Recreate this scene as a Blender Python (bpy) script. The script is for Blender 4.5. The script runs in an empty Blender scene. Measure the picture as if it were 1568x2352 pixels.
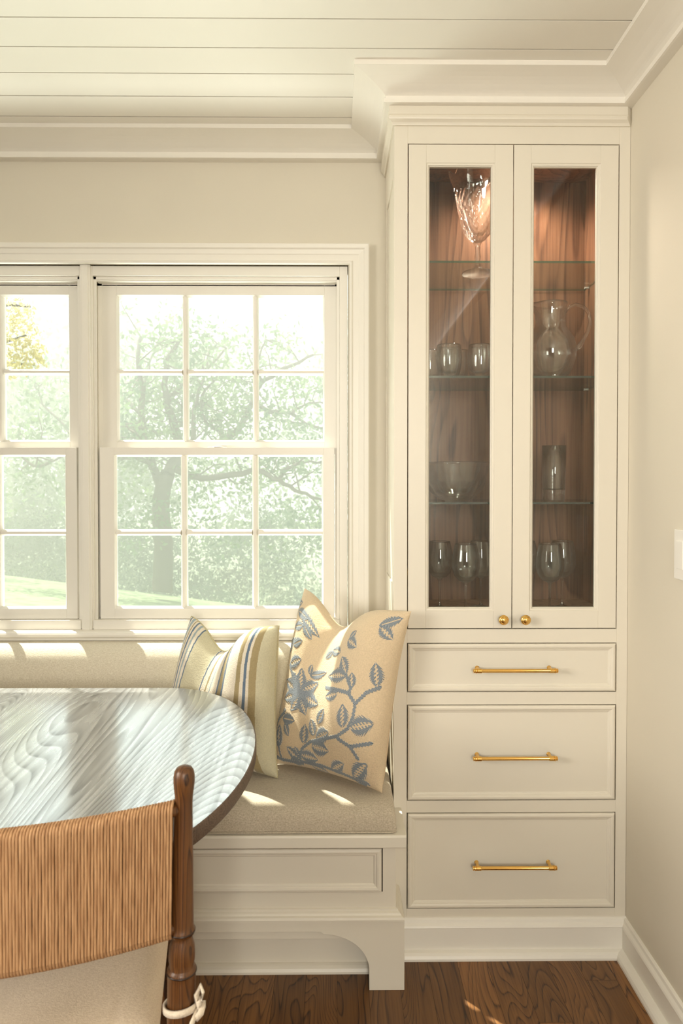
import bpy, math, random
import numpy as np
from mathutils import Vector

# ---------------------------------------------------------------- camera, sky, sun, lamps, exposure
S = bpy.context.scene
COL = S.collection
F_PX, CX, CY = 1600.0, 784.0, 1126.0          # focal length and principal point for a 1568 x 2352 frame
YAW, PITCH, CAM_H = 0.00875, 0.0162, 1.354
cam_d = bpy.data.cameras.new('camera')
cam = bpy.data.objects.new('camera', cam_d); COL.objects.link(cam)
cam.location = (0, 0, CAM_H)
cam.rotation_euler = (math.pi / 2 - PITCH, 0, -YAW)
cam_d.sensor_fit = 'AUTO'; cam_d.sensor_width = 36.0
cam_d.lens = F_PX * 36.0 / 2352.0
cam_d.shift_y = -(1176.0 - CY) / 2352.0
cam_d.clip_start = 0.05; cam_d.clip_end = 200
cam_d.dof.use_dof = True; cam_d.dof.focus_distance = 2.05; cam_d.dof.aperture_fstop = 7.0
S.camera = cam

_fw = np.array([math.sin(YAW) * math.cos(PITCH), math.cos(YAW) * math.cos(PITCH), -math.sin(PITCH)])
_rt = np.array([math.cos(YAW), -math.sin(YAW), 0.0]); _up = np.cross(_rt, _fw)
def at(px, py, Y):
    """point of the place seen at a spot of the photograph, at distance Y from the camera"""
    d = _fw + _rt * (px - CX) / F_PX - _up * (py - CY) / F_PX
    p = np.array([0, 0, CAM_H]) + d * (Y / d[1])
    return Vector(p.tolist())

W = bpy.data.worlds.new('sky'); S.world = W; W.use_nodes = True
bg = W.node_tree.nodes['Background']
bg.inputs[0].default_value = (0.90, 0.96, 1.0, 1); bg.inputs[1].default_value = 0.95
sd = bpy.data.lights.new('sun', 'SUN'); sd.energy = 11.5; sd.angle = 0.009; sd.color = (1.0, 0.93, 0.80)
sun = bpy.data.objects.new('sun', sd); COL.objects.link(sun)
sun.rotation_euler = Vector((0.95, -1.0, -2.66)).to_track_quat('-Z', 'Y').to_euler()

def area(name, loc, target, sx, sy, energy, color):
    d = bpy.data.lights.new(name, 'AREA'); d.shape = 'RECTANGLE'; d.size = sx; d.size_y = sy
    d.energy = energy; d.color = color
    o = bpy.data.objects.new(name, d); COL.objects.link(o); o.location = loc
    o.rotation_euler = (Vector(target) - Vector(loc)).to_track_quat('-Z', 'Y').to_euler()
    return o
# added fill lamps: behind the camera, at the left, and outside aimed upward
area('rear_fill_light', (0.22, -2.63, 1.72), (0.30, 2.0, 1.25), 0.62, 1.1, 51, (1.0, 0.945, 0.84))
area('side_fill_light', (-2.70, -0.25, 1.72), (0.83, 0.85, 1.25), 1.2, 1.15, 18, (1.0, 0.925, 0.80)).data.spread = math.radians(80)
area('ceiling_fill_light', (-0.85, 3.10, 0.45), (-0.75, 1.0, 2.4), 2.2, 0.7, 62, (1.0, 0.985, 0.93))
S.view_settings.view_transform = 'Standard'; S.view_settings.look = 'None'
S.view_settings.gamma = 1.0; S.view_settings.use_curve_mapping = False
S.view_settings.exposure = 0.36
cy = S.cycles
cy.use_denoising = True
cy.max_bounces = 14; cy.diffuse_bounces = 5; cy.glossy_bounces = 5; cy.transmission_bounces = 14
cy.transparent_max_bounces = 24; cy.volume_bounces = 1
cy.sample_clamp_indirect = 6.0; cy.caustics_reflective = False; cy.caustics_refractive = False

# ---------------------------------------------------------------- helpers
rng = random.Random(7); nrng = np.random.default_rng(11)

def lin(r, g, b):
    f = lambda c: (c / 255 / 12.92) if c <= 10 else ((c / 255 + 0.055) / 1.055) ** 2.4
    return (f(r), f(g), f(b), 1.0)

class MB:
    """collects shapes and links them as ONE mesh object"""
    def __init__(s): s.v = []; s.f = []; s.m = []; s.sm = []
    def add(s, vs, fs, mat=0, smooth=False):
        n = len(s.v); s.v += [tuple(p) for p in vs]
        for f in fs: s.f.append(tuple(i + n for i in f)); s.m.append(mat); s.sm.append(smooth)
        return s
    def box(s, x0, x1, y0, y1, z0, z1, mat=0):
        return s.add([(x0,y0,z0),(x1,y0,z0),(x1,y1,z0),(x0,y1,z0),(x0,y0,z1),(x1,y0,z1),(x1,y1,z1),(x0,y1,z1)],
                     [(0,3,2,1),(4,5,6,7),(0,1,5,4),(1,2,6,5),(2,3,7,6),(3,0,4,7)], mat)
    def prism(s, poly, fn, h0, h1, mat=0):
        """poly of (a,b); fn(a,b,h)->xyz"""
        n = len(poly)
        return s.add([fn(a,b,h0) for a,b in poly] + [fn(a,b,h1) for a,b in poly],
                     [tuple(range(n))[::-1], tuple(range(n,2*n))] + [(i,(i+1)%n,n+(i+1)%n,n+i) for i in range(n)], mat)
    def lathe(s, prof, c, axis='z', n=32, mat=0, cap=True, fx=None):
        """prof: list of (r,h) along the axis from point c; axis 'z' up, 'y-' toward the camera, or 'x'"""
        vs = []
        for r, h in prof:
            for k in range(n):
                a = 2*math.pi*k/n; rr = r if fx is None else r*fx(a, h)
                p, q = rr*math.cos(a), rr*math.sin(a)
                if axis == 'z': vs.append((c[0]+p, c[1]+q, c[2]+h))
                elif axis == 'y-': vs.append((c[0]+p, c[1]-h, c[2]+q))
                else: vs.append((c[0]+h, c[1]+p, c[2]+q))
        fs = []
        for i in range(len(prof)-1):
            for k in range(n):
                a, b = i*n+k, i*n+(k+1)%n
                fs.append((a, b, b+n, a+n))
        if cap:
            if prof[0][0] > 1e-6: fs.append(tuple(range(n))[::-1])
            if prof[-1][0] > 1e-6: fs.append(tuple(range((len(prof)-1)*n, len(prof)*n)))
        return s.add(vs, fs, mat, True)
    def tube(s, pts, rad, n=10, mat=0, cap=True):
        pts = [Vector(p) for p in pts]
        if not hasattr(rad, '__len__'): rad = [rad]*len(pts)
        vs = []; prev = None
        for i, p in enumerate(pts):
            t = (pts[min(i+1,len(pts)-1)] - pts[max(i-1,0)]).normalized()
            if prev is None:
                a = Vector((0,0,1)) if abs(t.z) < 0.9 else Vector((1,0,0)); u = t.cross(a).normalized()
            else:
                u = prev - t*prev.dot(t)
                u = u.normalized() if u.length > 1e-6 else t.orthogonal().normalized()
            w = t.cross(u); prev = u
            for k in range(n):
                a = 2*math.pi*k/n; vs.append(p + (u*math.cos(a) + w*math.sin(a))*rad[i])
        fs = [(i*n+k, i*n+(k+1)%n, (i+1)*n+(k+1)%n, (i+1)*n+k) for i in range(len(pts)-1) for k in range(n)]
        if cap: fs += [tuple(range(n))[::-1], tuple(range((len(pts)-1)*n, len(pts)*n))]
        return s.add(vs, fs, mat, True)
    def sweep(s, path, prof, fn, closed=False, segs=None, mat=0, caps=True, smooth=False):
        """profile (offset to the right of the path, h) along a mitred 2-D path; fn(u,v,h)->xyz"""
        n = len(path); offs = []
        for i in range(n):
            def d(a, b):
                x, y = path[b][0]-path[a][0], path[b][1]-path[a][1]; l = math.hypot(x, y); return (x/l, y/l)
            d0 = d((i-1)%n, i) if (closed or i > 0) else None
            d1 = d(i, (i+1)%n) if (closed or i < n-1) else None
            d0 = d0 or d1; d1 = d1 or d0
            n0, n1 = (d0[1], -d0[0]), (d1[1], -d1[0])
            k = 1 + n0[0]*n1[0] + n0[1]*n1[1]
            offs.append(((n0[0]+n1[0])/k, (n0[1]+n1[1])/k))
        m = len(prof); idx = range(n if closed else n-1)
        if segs is not None: idx = segs
        for i in idx:
            j = (i+1) % n
            vs = [fn(path[i][0]+o*offs[i][0], path[i][1]+o*offs[i][1], h) for o, h in prof] + \
                 [fn(path[j][0]+o*offs[j][0], path[j][1]+o*offs[j][1], h) for o, h in prof]
            fs = [(k, k+1, m+k+1, m+k) for k in range(m-1)]
            if caps and not closed: fs += [tuple(range(m))[::-1], tuple(range(m, 2*m))]
            s.add(vs, fs, mat, smooth)
        return s
    def build(s, name, mats, parent=None, bevel=0, smooth=None, auto=False):
        me = bpy.data.meshes.new(name)
        off = Vector((0,0,0)); p = parent
        while p: off += p.location; p = p.parent
        me.from_pydata([(a-off.x, b-off.y, c-off.z) for a,b,c in s.v], [], s.f)
        for m in (mats if isinstance(mats, (list,tuple)) else [mats]): me.materials.append(m)
        me.polygons.foreach_set('material_index', s.m)
        sm = s.sm if smooth is None else [smooth]*len(s.f)
        me.polygons.foreach_set('use_smooth', sm)
        me.update(); 
        o = bpy.data.objects.new(name, me); COL.objects.link(o)
        if parent: o.parent = parent
        if bevel:
            b = o.modifiers.new('bevel', 'BEVEL'); b.width = bevel; b.segments = 2; b.limit_method = 'ANGLE'; b.angle_limit = 0.6
            b.harden_normals = False
        if auto:
            e = o.modifiers.new('edges', 'EDGE_SPLIT'); e.split_angle = 0.6
        return o

def fix_normals(o):
    import bmesh
    bm = bmesh.new(); bm.from_mesh(o.data); bmesh.ops.remove_doubles(bm, verts=bm.verts, dist=1e-6)
    bmesh.ops.recalc_face_normals(bm, faces=bm.faces); bm.to_mesh(o.data); bm.free()
    return o

def tag(o, label=None, cat=None, group=None, kind=None):
    if label: o['label'] = label
    if cat: o['category'] = cat
    if group: o['group'] = group
    if kind: o['kind'] = kind
    return o
def thing(name, loc, label, cat, group=None):
    o = bpy.data.objects.new(name, None); o.empty_display_size = 0.05
    COL.objects.link(o); o.location = loc
    return tag(o, label, cat, group)
def dup(root, loc, label):
    r = root.copy(); COL.objects.link(r); r.location = loc; r['label'] = label
    for ch in list(root.children):
        c = ch.copy(); COL.objects.link(c); c.parent = r
        for g in list(ch.children):
            e = g.copy(); COL.objects.link(e); e.parent = c
    return r
def struct(o, label, cat): return tag(o, label, cat, kind='structure')

XYZ = lambda u, v, h: (u, v, h)

# ---------------------------------------------------------------- materials
def mat(name):
    m = bpy.data.materials.new(name); m.use_nodes = True
    return m, m.node_tree.nodes, m.node_tree.links, m.node_tree.nodes['Principled BSDF']
def ramp(ns, stops):
    r = ns.new('ShaderNodeValToRGB'); e = r.color_ramp.elements
    while len(e) < len(stops): e.new(0.5)
    for x, (p, c) in zip(e, stops): x.position = p; x.color = c
    return r
def paint(name, c, rough=0.45, bump=0.0, bscale=400):
    m, ns, ln, b = mat(name); b.inputs['Roughness'].default_value = rough
    tc = ns.new('ShaderNodeTexCoord'); nz = ns.new('ShaderNodeTexNoise'); nz.inputs['Scale'].default_value = 3
    ln.new(tc.outputs['Object'], nz.inputs['Vector'])
    r = ramp(ns, [(0.3, tuple(x*0.975 for x in c[:3])+(1,)), (0.7, c)]); ln.new(nz.outputs['Fac'], r.inputs[0])
    ln.new(r.outputs[0], b.inputs['Base Color'])
    if bump:
        n2 = ns.new('ShaderNodeTexNoise'); n2.inputs['Scale'].default_value = bscale; ln.new(tc.outputs['Object'], n2.inputs['Vector'])
        bp = ns.new('ShaderNodeBump'); bp.inputs['Strength'].default_value = bump; bp.inputs['Distance'].default_value = 0.002
        ln.new(n2.outputs['Fac'], bp.inputs['Height']); ln.new(bp.outputs[0], b.inputs['Normal'])
    return m
M = {}
M['trim'] = paint('white_satin_paint', (0.83, 0.80, 0.735, 1), 0.38)
M['cab'] = paint('cream_cabinet_paint', (0.745, 0.70, 0.605, 1), 0.40)
M['wall'] = paint('beige_wall_paint', (0.695, 0.648, 0.55, 1), 0.75, 0.08, 500)
M['blue_grey'] = paint('blue_grey_paint', lin(112,124,130), 0.4)
M['ceil'] = paint('ceiling_board_paint', (0.83, 0.805, 0.745, 1), 0.5)
M['plastic'] = paint('white_plastic', (0.85, 0.83, 0.78, 1), 0.3)

def wood(name, base, dark, light, along='Y', rings=9.0, s_across=7.0, s_along=0.9, rough=0.4, rnd=False, line=0.5, pore=0.35, bump=0.15, coat=0.0, gloss=None, detail=2.5, dist=0.35):
    """flat-sawn grain: contour lines of a stretched noise field, plus pores"""
    m, ns, ln, b = mat(name)
    tc = ns.new('ShaderNodeTexCoord'); mp = ns.new('ShaderNodeMapping')
    sc = {'X': (s_along, s_across, s_across), 'Y': (s_across, s_along, s_across), 'Z': (s_across, s_across, s_along)}[along]
    mp.inputs['Scale'].default_value = sc
    ln.new(tc.outputs['Object'], mp.inputs['Vector'])
    vec = mp.outputs[0]
    if rnd:
        a = ns.new('ShaderNodeAttribute'); a.attribute_name = 'plank'
        k = ns.new('ShaderNodeVectorMath'); k.operation = 'SCALE'; k.inputs['Scale'].default_value = 57.0; ln.new(a.outputs['Color'], k.inputs[0])
        ad = ns.new('ShaderNodeVectorMath'); ln.new(vec, ad.inputs[0]); ln.new(k.outputs[0], ad.inputs[1]); vec = ad.outputs[0]
    nz = ns.new('ShaderNodeTexNoise'); nz.inputs['Scale'].default_value = 1.0; nz.inputs['Detail'].default_value = detail
    nz.inputs['Roughness'].default_value = 0.45; nz.inputs['Distortion'].default_value = dist
    ln.new(vec, nz.inputs['Vector'])
    mu = ns.new('ShaderNodeMath'); mu.operation = 'MULTIPLY'; mu.inputs[1].default_value = rings*2; ln.new(nz.outputs['Fac'], mu.inputs[0])
    fr = ns.new('ShaderNodeMath'); fr.operation = 'FRACT'; ln.new(mu.outputs[0], fr.inputs[0])
    r1 = ramp(ns, [(0.0, (0,0,0,1)), (line, (0.35,0.35,0.35,1)), (0.88, (1,1,1,1)), (1.0, (0,0,0,1))]); ln.new(fr.outputs[0], r1.inputs[0])
    # pores
    mp2 = ns.new('ShaderNodeMapping'); k2 = 26.0
    mp2.inputs['Scale'].default_value = tuple(x*k2 if x == s_across else x*k2*0.18 for x in sc)
    ln.new(tc.outputs['Object'], mp2.inputs['Vector'])
    n2 = ns.new('ShaderNodeTexNoise'); n2.inputs['Scale'].default_value = 1.0; n2.inputs['Detail'].default_value = 2; ln.new(mp2.outputs[0], n2.inputs['Vector'])
    r2 = ramp(ns, [(0.42, (0,0,0,1)), (0.62, (1,1,1,1))]); ln.new(n2.outputs['Fac'], r2.inputs[0])
    mx = ns.new('ShaderNodeMix'); mx.data_type = 'FLOAT'; mx.inputs['Factor'].default_value = pore
    ln.new(r1.outputs[0], mx.inputs[2]); ln.new(r2.outputs[0], mx.inputs[3])
    cr = ramp(ns, [(0.0, light), (0.45, base), (1.0, dark)]); ln.new(mx.outputs[0], cr.inputs[0])
    out = cr.outputs[0]
    if rnd:
        hv = ns.new('ShaderNodeHueSaturation'); mr = ns.new('ShaderNodeMapRange'); mr.inputs[3].default_value = 0.72; mr.inputs[4].default_value = 1.3
        sp = ns.new('ShaderNodeSeparateColor'); ln.new(a.outputs['Color'], sp.inputs[0]); ln.new(sp.outputs[1], mr.inputs[0])
        ln.new(mr.outputs[0], hv.inputs['Value']); ln.new(out, hv.inputs['Color']); out = hv.outputs[0]
    ln.new(out, b.inputs['Base Color']); b.inputs['Roughness'].default_value = rough
    if bump:
        bp = ns.new('ShaderNodeBump'); bp.inputs['Strength'].default_value = bump; bp.inputs['Distance'].default_value = 0.001; bp.invert = True
        ln.new(mx.outputs[0], bp.inputs['Height']); ln.new(bp.outputs[0], b.inputs['Normal'])
    if coat: b.inputs['Coat Weight'].default_value = coat
    if gloss:
        # high polish lacquer: grain lines are less reflective than the filled wood between them
        gl = ns.new('ShaderNodeBsdfGlossy'); gl.inputs['Roughness'].default_value = gloss[2]; gl.inputs['Color'].default_value = (0.93,0.975,1,1)  # blue of the reflected sky put into the gloss tint
        ms = ns.new('ShaderNodeMixShader'); g2 = ns.new('ShaderNodeMapRange')
        g2.inputs[3].default_value = gloss[0]; g2.inputs[4].default_value = gloss[1]
        ln.new(mx.outputs[0], g2.inputs[0]); ln.new(g2.outputs[0], ms.inputs[0])
        ln.new(b.outputs[0], ms.inputs[1]); ln.new(gl.outputs[0], ms.inputs[2])
        ln.new(ms.outputs[0], ns['Material Output'].inputs['Surface'])
    return m
M['floor'] = wood('stained_oak_floor', lin(106,70,37), lin(36,20,9), lin(126,86,46), 'Y', 13, 8.0, 1.3, 0.40, True, 0.72, 0.28, 0.25, detail=1.8, dist=0.3)
M['walnut'] = wood('walnut_veneer', lin(134,92,66), lin(92,59,41), lin(152,108,80), 'Z', 7, 5.0, 0.7, 0.45, False, 0.5, 0.35, 0.05)
M['table_top'] = wood('lacquered_grey_oak', lin(120,120,120), lin(58,54,54), lin(150,152,156), 'Y', 72, 2.5, 0.42, 0.4, False, 0.45, 0.42, 0.10, detail=1.2, dist=0.15, gloss=(0.60, 0.24, 0.17))
M['table_edge'] = wood('dark_stained_oak', lin(92,74,62), lin(50,38,30), lin(108,88,74), 'X', 8, 22.0, 1.2, 0.45, False, 0.5, 0.4, 0.2)
M['chair_wood'] = wood('turned_dark_oak', lin(84,50,22), lin(26,14,6), lin(104,66,30), 'Z', 14, 13.0, 1.5, 0.42, False, 0.72, 0.25, 0.1, coat=0.05)

def simple(name, c, rough=0.5, metal=0.0):
    m, ns, ln, b = mat(name); b.inputs['Base Color'].default_value = c; b.inputs['Roughness'].default_value = rough; b.inputs['Metallic'].default_value = metal
    return m
M['brass'] = paint('aged_brass', lin(236,190,108), 0.24); M['brass'].node_tree.nodes['Principled BSDF'].inputs['Metallic'].default_value = 1.0
M['gap'] = simple('dark_gap', (0.03, 0.022, 0.014, 1), 0.9)
M['track'] = simple('grey_track', (0.16, 0.15, 0.13, 1), 0.6)
M['alu'] = simple('lock_metal', (0.75, 0.74, 0.70, 1), 0.4)

def pane_mat(name, refl, tint=(1,1,1,1), rough=0.0):
    m, ns, ln, b = mat(name); ns.remove(b)
    t = ns.new('ShaderNodeBsdfTransparent'); t.inputs[0].default_value = tint
    g = ns.new('ShaderNodeBsdfGlossy'); g.inputs['Roughness'].default_value = rough
    fr = ns.new('ShaderNodeFresnel'); geo = ns.new('ShaderNodeNewGeometry')
    ir = ns.new('ShaderNodeMapRange'); ir.inputs[3].default_value = 1.5; ir.inputs[4].default_value = 1/1.5
    ln.new(geo.outputs['Backfacing'], ir.inputs[0]); ln.new(ir.outputs[0], fr.inputs['IOR'])
    k = ns.new('ShaderNodeMath'); k.operation = 'MULTIPLY'; k.inputs[1].default_value = refl; k.use_clamp = True
    ln.new(fr.outputs[0], k.inputs[0])
    ms = ns.new('ShaderNodeMixShader'); ln.new(k.outputs[0], ms.inputs[0]); ln.new(t.outputs[0], ms.inputs[1]); ln.new(g.outputs[0], ms.inputs[2])
    ln.new(ms.outputs[0], ns['Material Output'].inputs['Surface'])
    return m
M['win_glass'] = pane_mat('window_glass', 1.0, (0.96, 0.985, 0.97, 1))
M['door_glass'] = pane_mat('cabinet_glass', 0.9, (0.95, 0.97, 0.95, 1))
M['shelf_glass'] = pane_mat('shelf_glass', 1.3, (0.93, 0.97, 0.94, 1))
M['shelf_edge'] = pane_mat('shelf_glass_edge', 3.0, (0.20, 0.48, 0.33, 1), 0.1)
def glass(name, ior=1.5):
    """thin clear glass: see-through in the middle, refracting and mirroring toward its edges"""
    m, ns, ln, b = mat(name); ns.remove(b)
    g = ns.new('ShaderNodeBsdfGlass'); g.inputs['IOR'].default_value = ior; g.inputs['Roughness'].default_value = 0.0
    t = ns.new('ShaderNodeBsdfTransparent'); t.inputs[0].default_value = (0.985, 0.99, 0.985, 1)
    gl = ns.new('ShaderNodeBsdfGlossy'); gl.inputs['Roughness'].default_value = 0.02
    lw = ns.new('ShaderNodeLayerWeight'); lw.inputs['Blend'].default_value = 0.35
    mr = ns.new('ShaderNodeMapRange'); mr.inputs[3].default_value = 0.14; mr.inputs[4].default_value = 1.0
    ln.new(lw.outputs['Facing'], mr.inputs[0])
    ms = ns.new('ShaderNodeMixShader'); ln.new(mr.outputs[0], ms.inputs[0]); ln.new(t.outputs[0], ms.inputs[1]); ln.new(g.outputs[0], ms.inputs[2])
    m2 = ns.new('ShaderNodeMixShader'); m2.inputs[0].default_value = 0.07; ln.new(ms.outputs[0], m2.inputs[1]); ln.new(gl.outputs[0], m2.inputs[2])
    ln.new(m2.outputs[0], ns['Material Output'].inputs['Surface'])
    return m
M['crystal'] = glass('clear_crystal')

def fabric(name, c1, c2, scale=900, rough=0.95, bump=0.4, sheen=0.2, attr=None):
    """woven cloth: two crossed thread waves broken up by noise"""
    m, ns, ln, b = mat(name); tc = ns.new('ShaderNodeTexCoord')
    n1 = ns.new('ShaderNodeTexNoise'); n1.inputs['Scale'].default_value = scale*0.35; n1.inputs['Detail'].default_value = 3
    mp = ns.new('ShaderNodeMapping'); mp.inputs['Scale'].default_value = (1, 1, 0.35); ln.new(tc.outputs['Object'], mp.inputs['Vector'])
    ln.new(mp.outputs[0], n1.inputs['Vector'])
    mp3 = ns.new('ShaderNodeMapping'); mp3.inputs['Scale'].default_value = (0.3, 1, 1); ln.new(tc.outputs['Object'], mp3.inputs['Vector'])
    n3 = ns.new('ShaderNodeTexNoise'); n3.inputs['Scale'].default_value = scale*0.35; n3.inputs['Detail'].default_value = 3; ln.new(mp3.outputs[0], n3.inputs['Vector'])
    ad = ns.new('ShaderNodeMath'); ad.operation = 'ADD'; ln.new(n1.outputs['Fac'], ad.inputs[0]); ln.new(n3.outputs['Fac'], ad.inputs[1])
    mr = ns.new('ShaderNodeMapRange'); mr.inputs[1].default_value = 0.75; mr.inputs[2].default_value = 1.25; ln.new(ad.outputs[0], mr.inputs[0])
    cr = ramp(ns, [(0, c1), (1, c2)]); ln.new(mr.outputs[0], cr.inputs[0])
    out = cr.outputs[0]
    if attr == 'color':
        a = ns.new('ShaderNodeAttribute'); a.attribute_name = 'cloth'
        mx = ns.new('ShaderNodeMix'); mx.data_type = 'RGBA'; mx.blend_type = 'MULTIPLY'; mx.inputs['Factor'].default_value = 1.0
        ln.new(a.outputs['Color'], mx.inputs[6]); ln.new(out, mx.inputs[7]); out = mx.outputs[2]
    ln.new(out, b.inputs['Base Color']); b.inputs['Roughness'].default_value = rough
    b.inputs['Sheen Weight'].default_value = sheen
    bp = ns.new('ShaderNodeBump'); bp.inputs['Strength'].default_value = bump; bp.inputs['Distance'].default_value = 0.0012
    ln.new(mr.outputs[0], bp.inputs['Height']); ln.new(bp.outputs[0], b.inputs['Normal'])
    # thin cloth lets a little sun through
    return m
M['seat_cloth'] = fabric('oatmeal_seat_cloth', lin(172,160,140), lin(206,195,176), 1500)
M['back_cloth'] = fabric('pale_linen_cloth', lin(205,196,176), lin(226,219,202), 1500)
M['linen'] = fabric('cream_linen', lin(206,186,160), lin(228,210,186), 1700, bump=0.25)
M['weave'] = fabric('pillow_weave', (0.86,0.86,0.86,1), (1,1,1,1), 1300, attr='color', bump=0.5)
M['tape'] = fabric('cotton_tape', lin(215,200,178), lin(235,222,202), 1800)
M['khaki'] = fabric('khaki_green_cloth', lin(178,168,132), lin(202,192,156), 1500)
M['sand'] = fabric('sand_cloth', lin(205,178,138), lin(224,198,158), 1400)

m, ns, ln, b = mat('paper_cord')
tc = ns.new('ShaderNodeTexCoord'); nz = ns.new('ShaderNodeTexNoise'); nz.inputs['Scale'].default_value = 140; nz.inputs['Detail'].default_value = 4
mp = ns.new('ShaderNodeMapping'); mp.inputs['Scale'].default_value = (2.2, 1, 0.16); ln.new(tc.outputs['Object'], mp.inputs['Vector']); ln.new(mp.outputs[0], nz.inputs['Vector'])
r = ramp(ns, [(0.3, lin(158,116,78)), (0.7, lin(205,163,120))]); ln.new(nz.outputs['Fac'], r.inputs[0]); ln.new(r.outputs[0], b.inputs['Base Color'])
b.inputs['Roughness'].default_value = 0.75; M['cord'] = m

def leaf_mat(name, c1, c2):
    m, ns, ln, b = mat(name)
    ns.remove(b)
    g = ns.new('ShaderNodeNewGeometry'); nz = ns.new('ShaderNodeTexNoise'); nz.inputs['Scale'].default_value = 0.9
    ln.new(g.outputs['Position'], nz.inputs['Vector'])
    r = ramp(ns, [(0.35, c1), (0.65, c2)]); ln.new(nz.outputs['Fac'], r.inputs[0])
    d = ns.new('ShaderNodeBsdfDiffuse'); t = ns.new('ShaderNodeBsdfTranslucent'); ms = ns.new('ShaderNodeMixShader'); ms.inputs[0].default_value = 0.45
    ln.new(r.outputs[0], d.inputs[0]); ln.new(r.outputs[0], t.inputs[0]); ln.new(d.outputs[0], ms.inputs[1]); ln.new(t.outputs[0], ms.inputs[2])
    ln.new(ms.outputs[0], ns['Material Output'].inputs['Surface']); return m
M['leaf'] = leaf_mat('spring_leaves', lin(82,112,84), lin(132,154,110))
M['leaf_gold'] = leaf_mat('yellow_leaves', lin(204,190,130), lin(228,216,168))
M['leaf_dark'] = leaf_mat('thicket_leaves', lin(50,76,60), lin(88,114,86))
M['bark'] = paint('bark', lin(92,82,74), 0.9, 0.5, 30)
m, ns, ln, b = mat('lawn_grass')
tc = ns.new('ShaderNodeTexCoord'); nz = ns.new('ShaderNodeTexNoise'); nz.inputs['Scale'].default_value = 3; nz.inputs['Detail'].default_value = 8
ln.new(tc.outputs['Object'], nz.inputs['Vector']); r = ramp(ns, [(0.3, lin(104,126,88)), (0.7, lin(146,164,120))])
ln.new(nz.outputs['Fac'], r.inputs[0]); ln.new(r.outputs[0], b.inputs['Base Color']); b.inputs['Roughness'].default_value = 0.9; M['grass'] = m
m, ns, ln, b = mat('morning_haze'); ns.remove(b)
v = ns.new('ShaderNodeVolumeScatter'); v.inputs['Density'].default_value = 0.040; v.inputs['Color'].default_value = (0.97, 0.99, 0.97, 1); v.inputs['Anisotropy'].default_value = 0.2
ln.new(v.outputs[0], ns['Material Output'].inputs['Volume']); M['haze'] = m

# ---------------------------------------------------------------- the setting
XR, YW, ZC = 0.830, 2.304, 2.459            # right wall, window wall, ceiling
XL, YN = -2.6, -2.6                          # left wall and the wall behind the camera
XC0, YF = 0.1653, 1.9665                     # cabinet's left side and its front
OX0, OX1, OZ0, OZ1 = -1.700, 0.043, 0.850, 2.062    # window opening

# floor: oak strips running toward the window
fb = MB(); x = XL; plank = []
while x < XR + 0.1:
    w = 0.084
    y = YN - rng.random()*0.9
    while y < YW + 0.1:
        l = rng.uniform(0.45, 1.25)
        fb.add([(x+0.0004,y+0.0004,0),(x+w-0.0004,y+0.0004,0),(x+w-0.0004,y+l-0.0004,0),(x+0.0004,y+l-0.0004,0)], [(0,1,2,3)])
        plank.append((rng.random(), rng.random(), rng.random(), 1)); y += l
    x += w
nb = len(fb.f)
fb.box(XL-0.2, XR+0.2, YN-1.2, YW+0.3, -0.06, -0.0012, 1)
floor = fb.build('floor', [M['floor'], M['gap']])
ca = floor.data.color_attributes.new('plank', 'FLOAT_COLOR', 'CORNER')
vals = []
for i, p in enumerate(floor.data.polygons):
    vals += list(plank[i] if i < nb else (0,0,0,1))*p.loop_total
ca.data.foreach_set('color', vals)
struct(floor, 'dark brown oak strip floor', 'floor')

# ceiling: wide painted boards with open joints
cb = MB(); y = 1.692 - 0.1142*40
while y < YW + 0.1:
    cb.box(XL-0.1, XR+0.1, y+0.0022, y+0.1142-0.0022, ZC, ZC+0.016); y += 0.1142
cb.box(XL-0.1, XR+0.1, YN-0.3, YW+0.2, ZC+0.0155, ZC+0.05)
struct(cb.build('ceiling', M['ceil'], bevel=0.0), 'cream painted ceiling of wide boards with open joints', 'ceiling')

wb = MB()
wb.box(XL-0.15, OX0, YW, YW+0.13, -0.05, ZC+0.05); wb.box(OX1, XR+0.15, YW, YW+0.13, -0.05, ZC+0.05)
wb.box(OX0, OX1, YW, YW+0.13, OZ1, ZC+0.05); wb.box(OX0, OX1, YW, YW+0.13, -0.05, OZ0-0.03)
struct(wb.build('wall_far', M['wall']), 'beige painted wall around the window', 'wall')
wb = MB().box(XR, XR+0.12, YN-0.2, YW+0.13, -0.05, ZC+0.05)
struct(wb.build('wall_right', M['wall']), 'plain beige wall to the right of the tall cabinet', 'wall')
wb = MB()                                    # left wall with an opening added for the side fill lamp
wb.box(XL-0.06, XL, YN-0.2, -0.95, -0.05, ZC+0.05); wb.box(XL-0.06, XL, 0.45, YW+0.13, -0.05, ZC+0.05)
wb.box(XL-0.06, XL, -0.95, 0.45, -0.05, 1.05); wb.box(XL-0.06, XL, -0.95, 0.45, 2.35, ZC+0.05)
struct(wb.build('wall_left', M['wall']), 'beige wall at the left end of the nook', 'wall')
wb = MB()                                    # wall behind the camera, panelled blue-grey, with an opening added for the rear fill lamp
wb.box(XL-0.06, -0.12, YN-0.12, YN, -0.05, ZC+0.05); wb.box(0.56, XR+0.12, YN-0.12, YN, -0.05, ZC+0.05)
wb.box(-0.12, 0.56, YN-0.12, YN, -0.05, 1.15); wb.box(-0.12, 0.56, YN-0.12, YN, 2.35, ZC+0.05)
for k in range(5):
    x_ = XL + 0.05 + k*0.5
    wb.sweep([(x_, 0.15), (x_, 2.2), (x_+0.44, 2.2), (x_+0.44, 0.15)], [(0, 0), (0, 0.012), (0.05, 0.012), (0.05, 0)], lambda u, v, h: (u, YN+h, v), closed=True)
struct(wb.build('wall_near', M['blue_grey']), 'panelled blue-grey wall behind the camera', 'wall')

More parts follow.
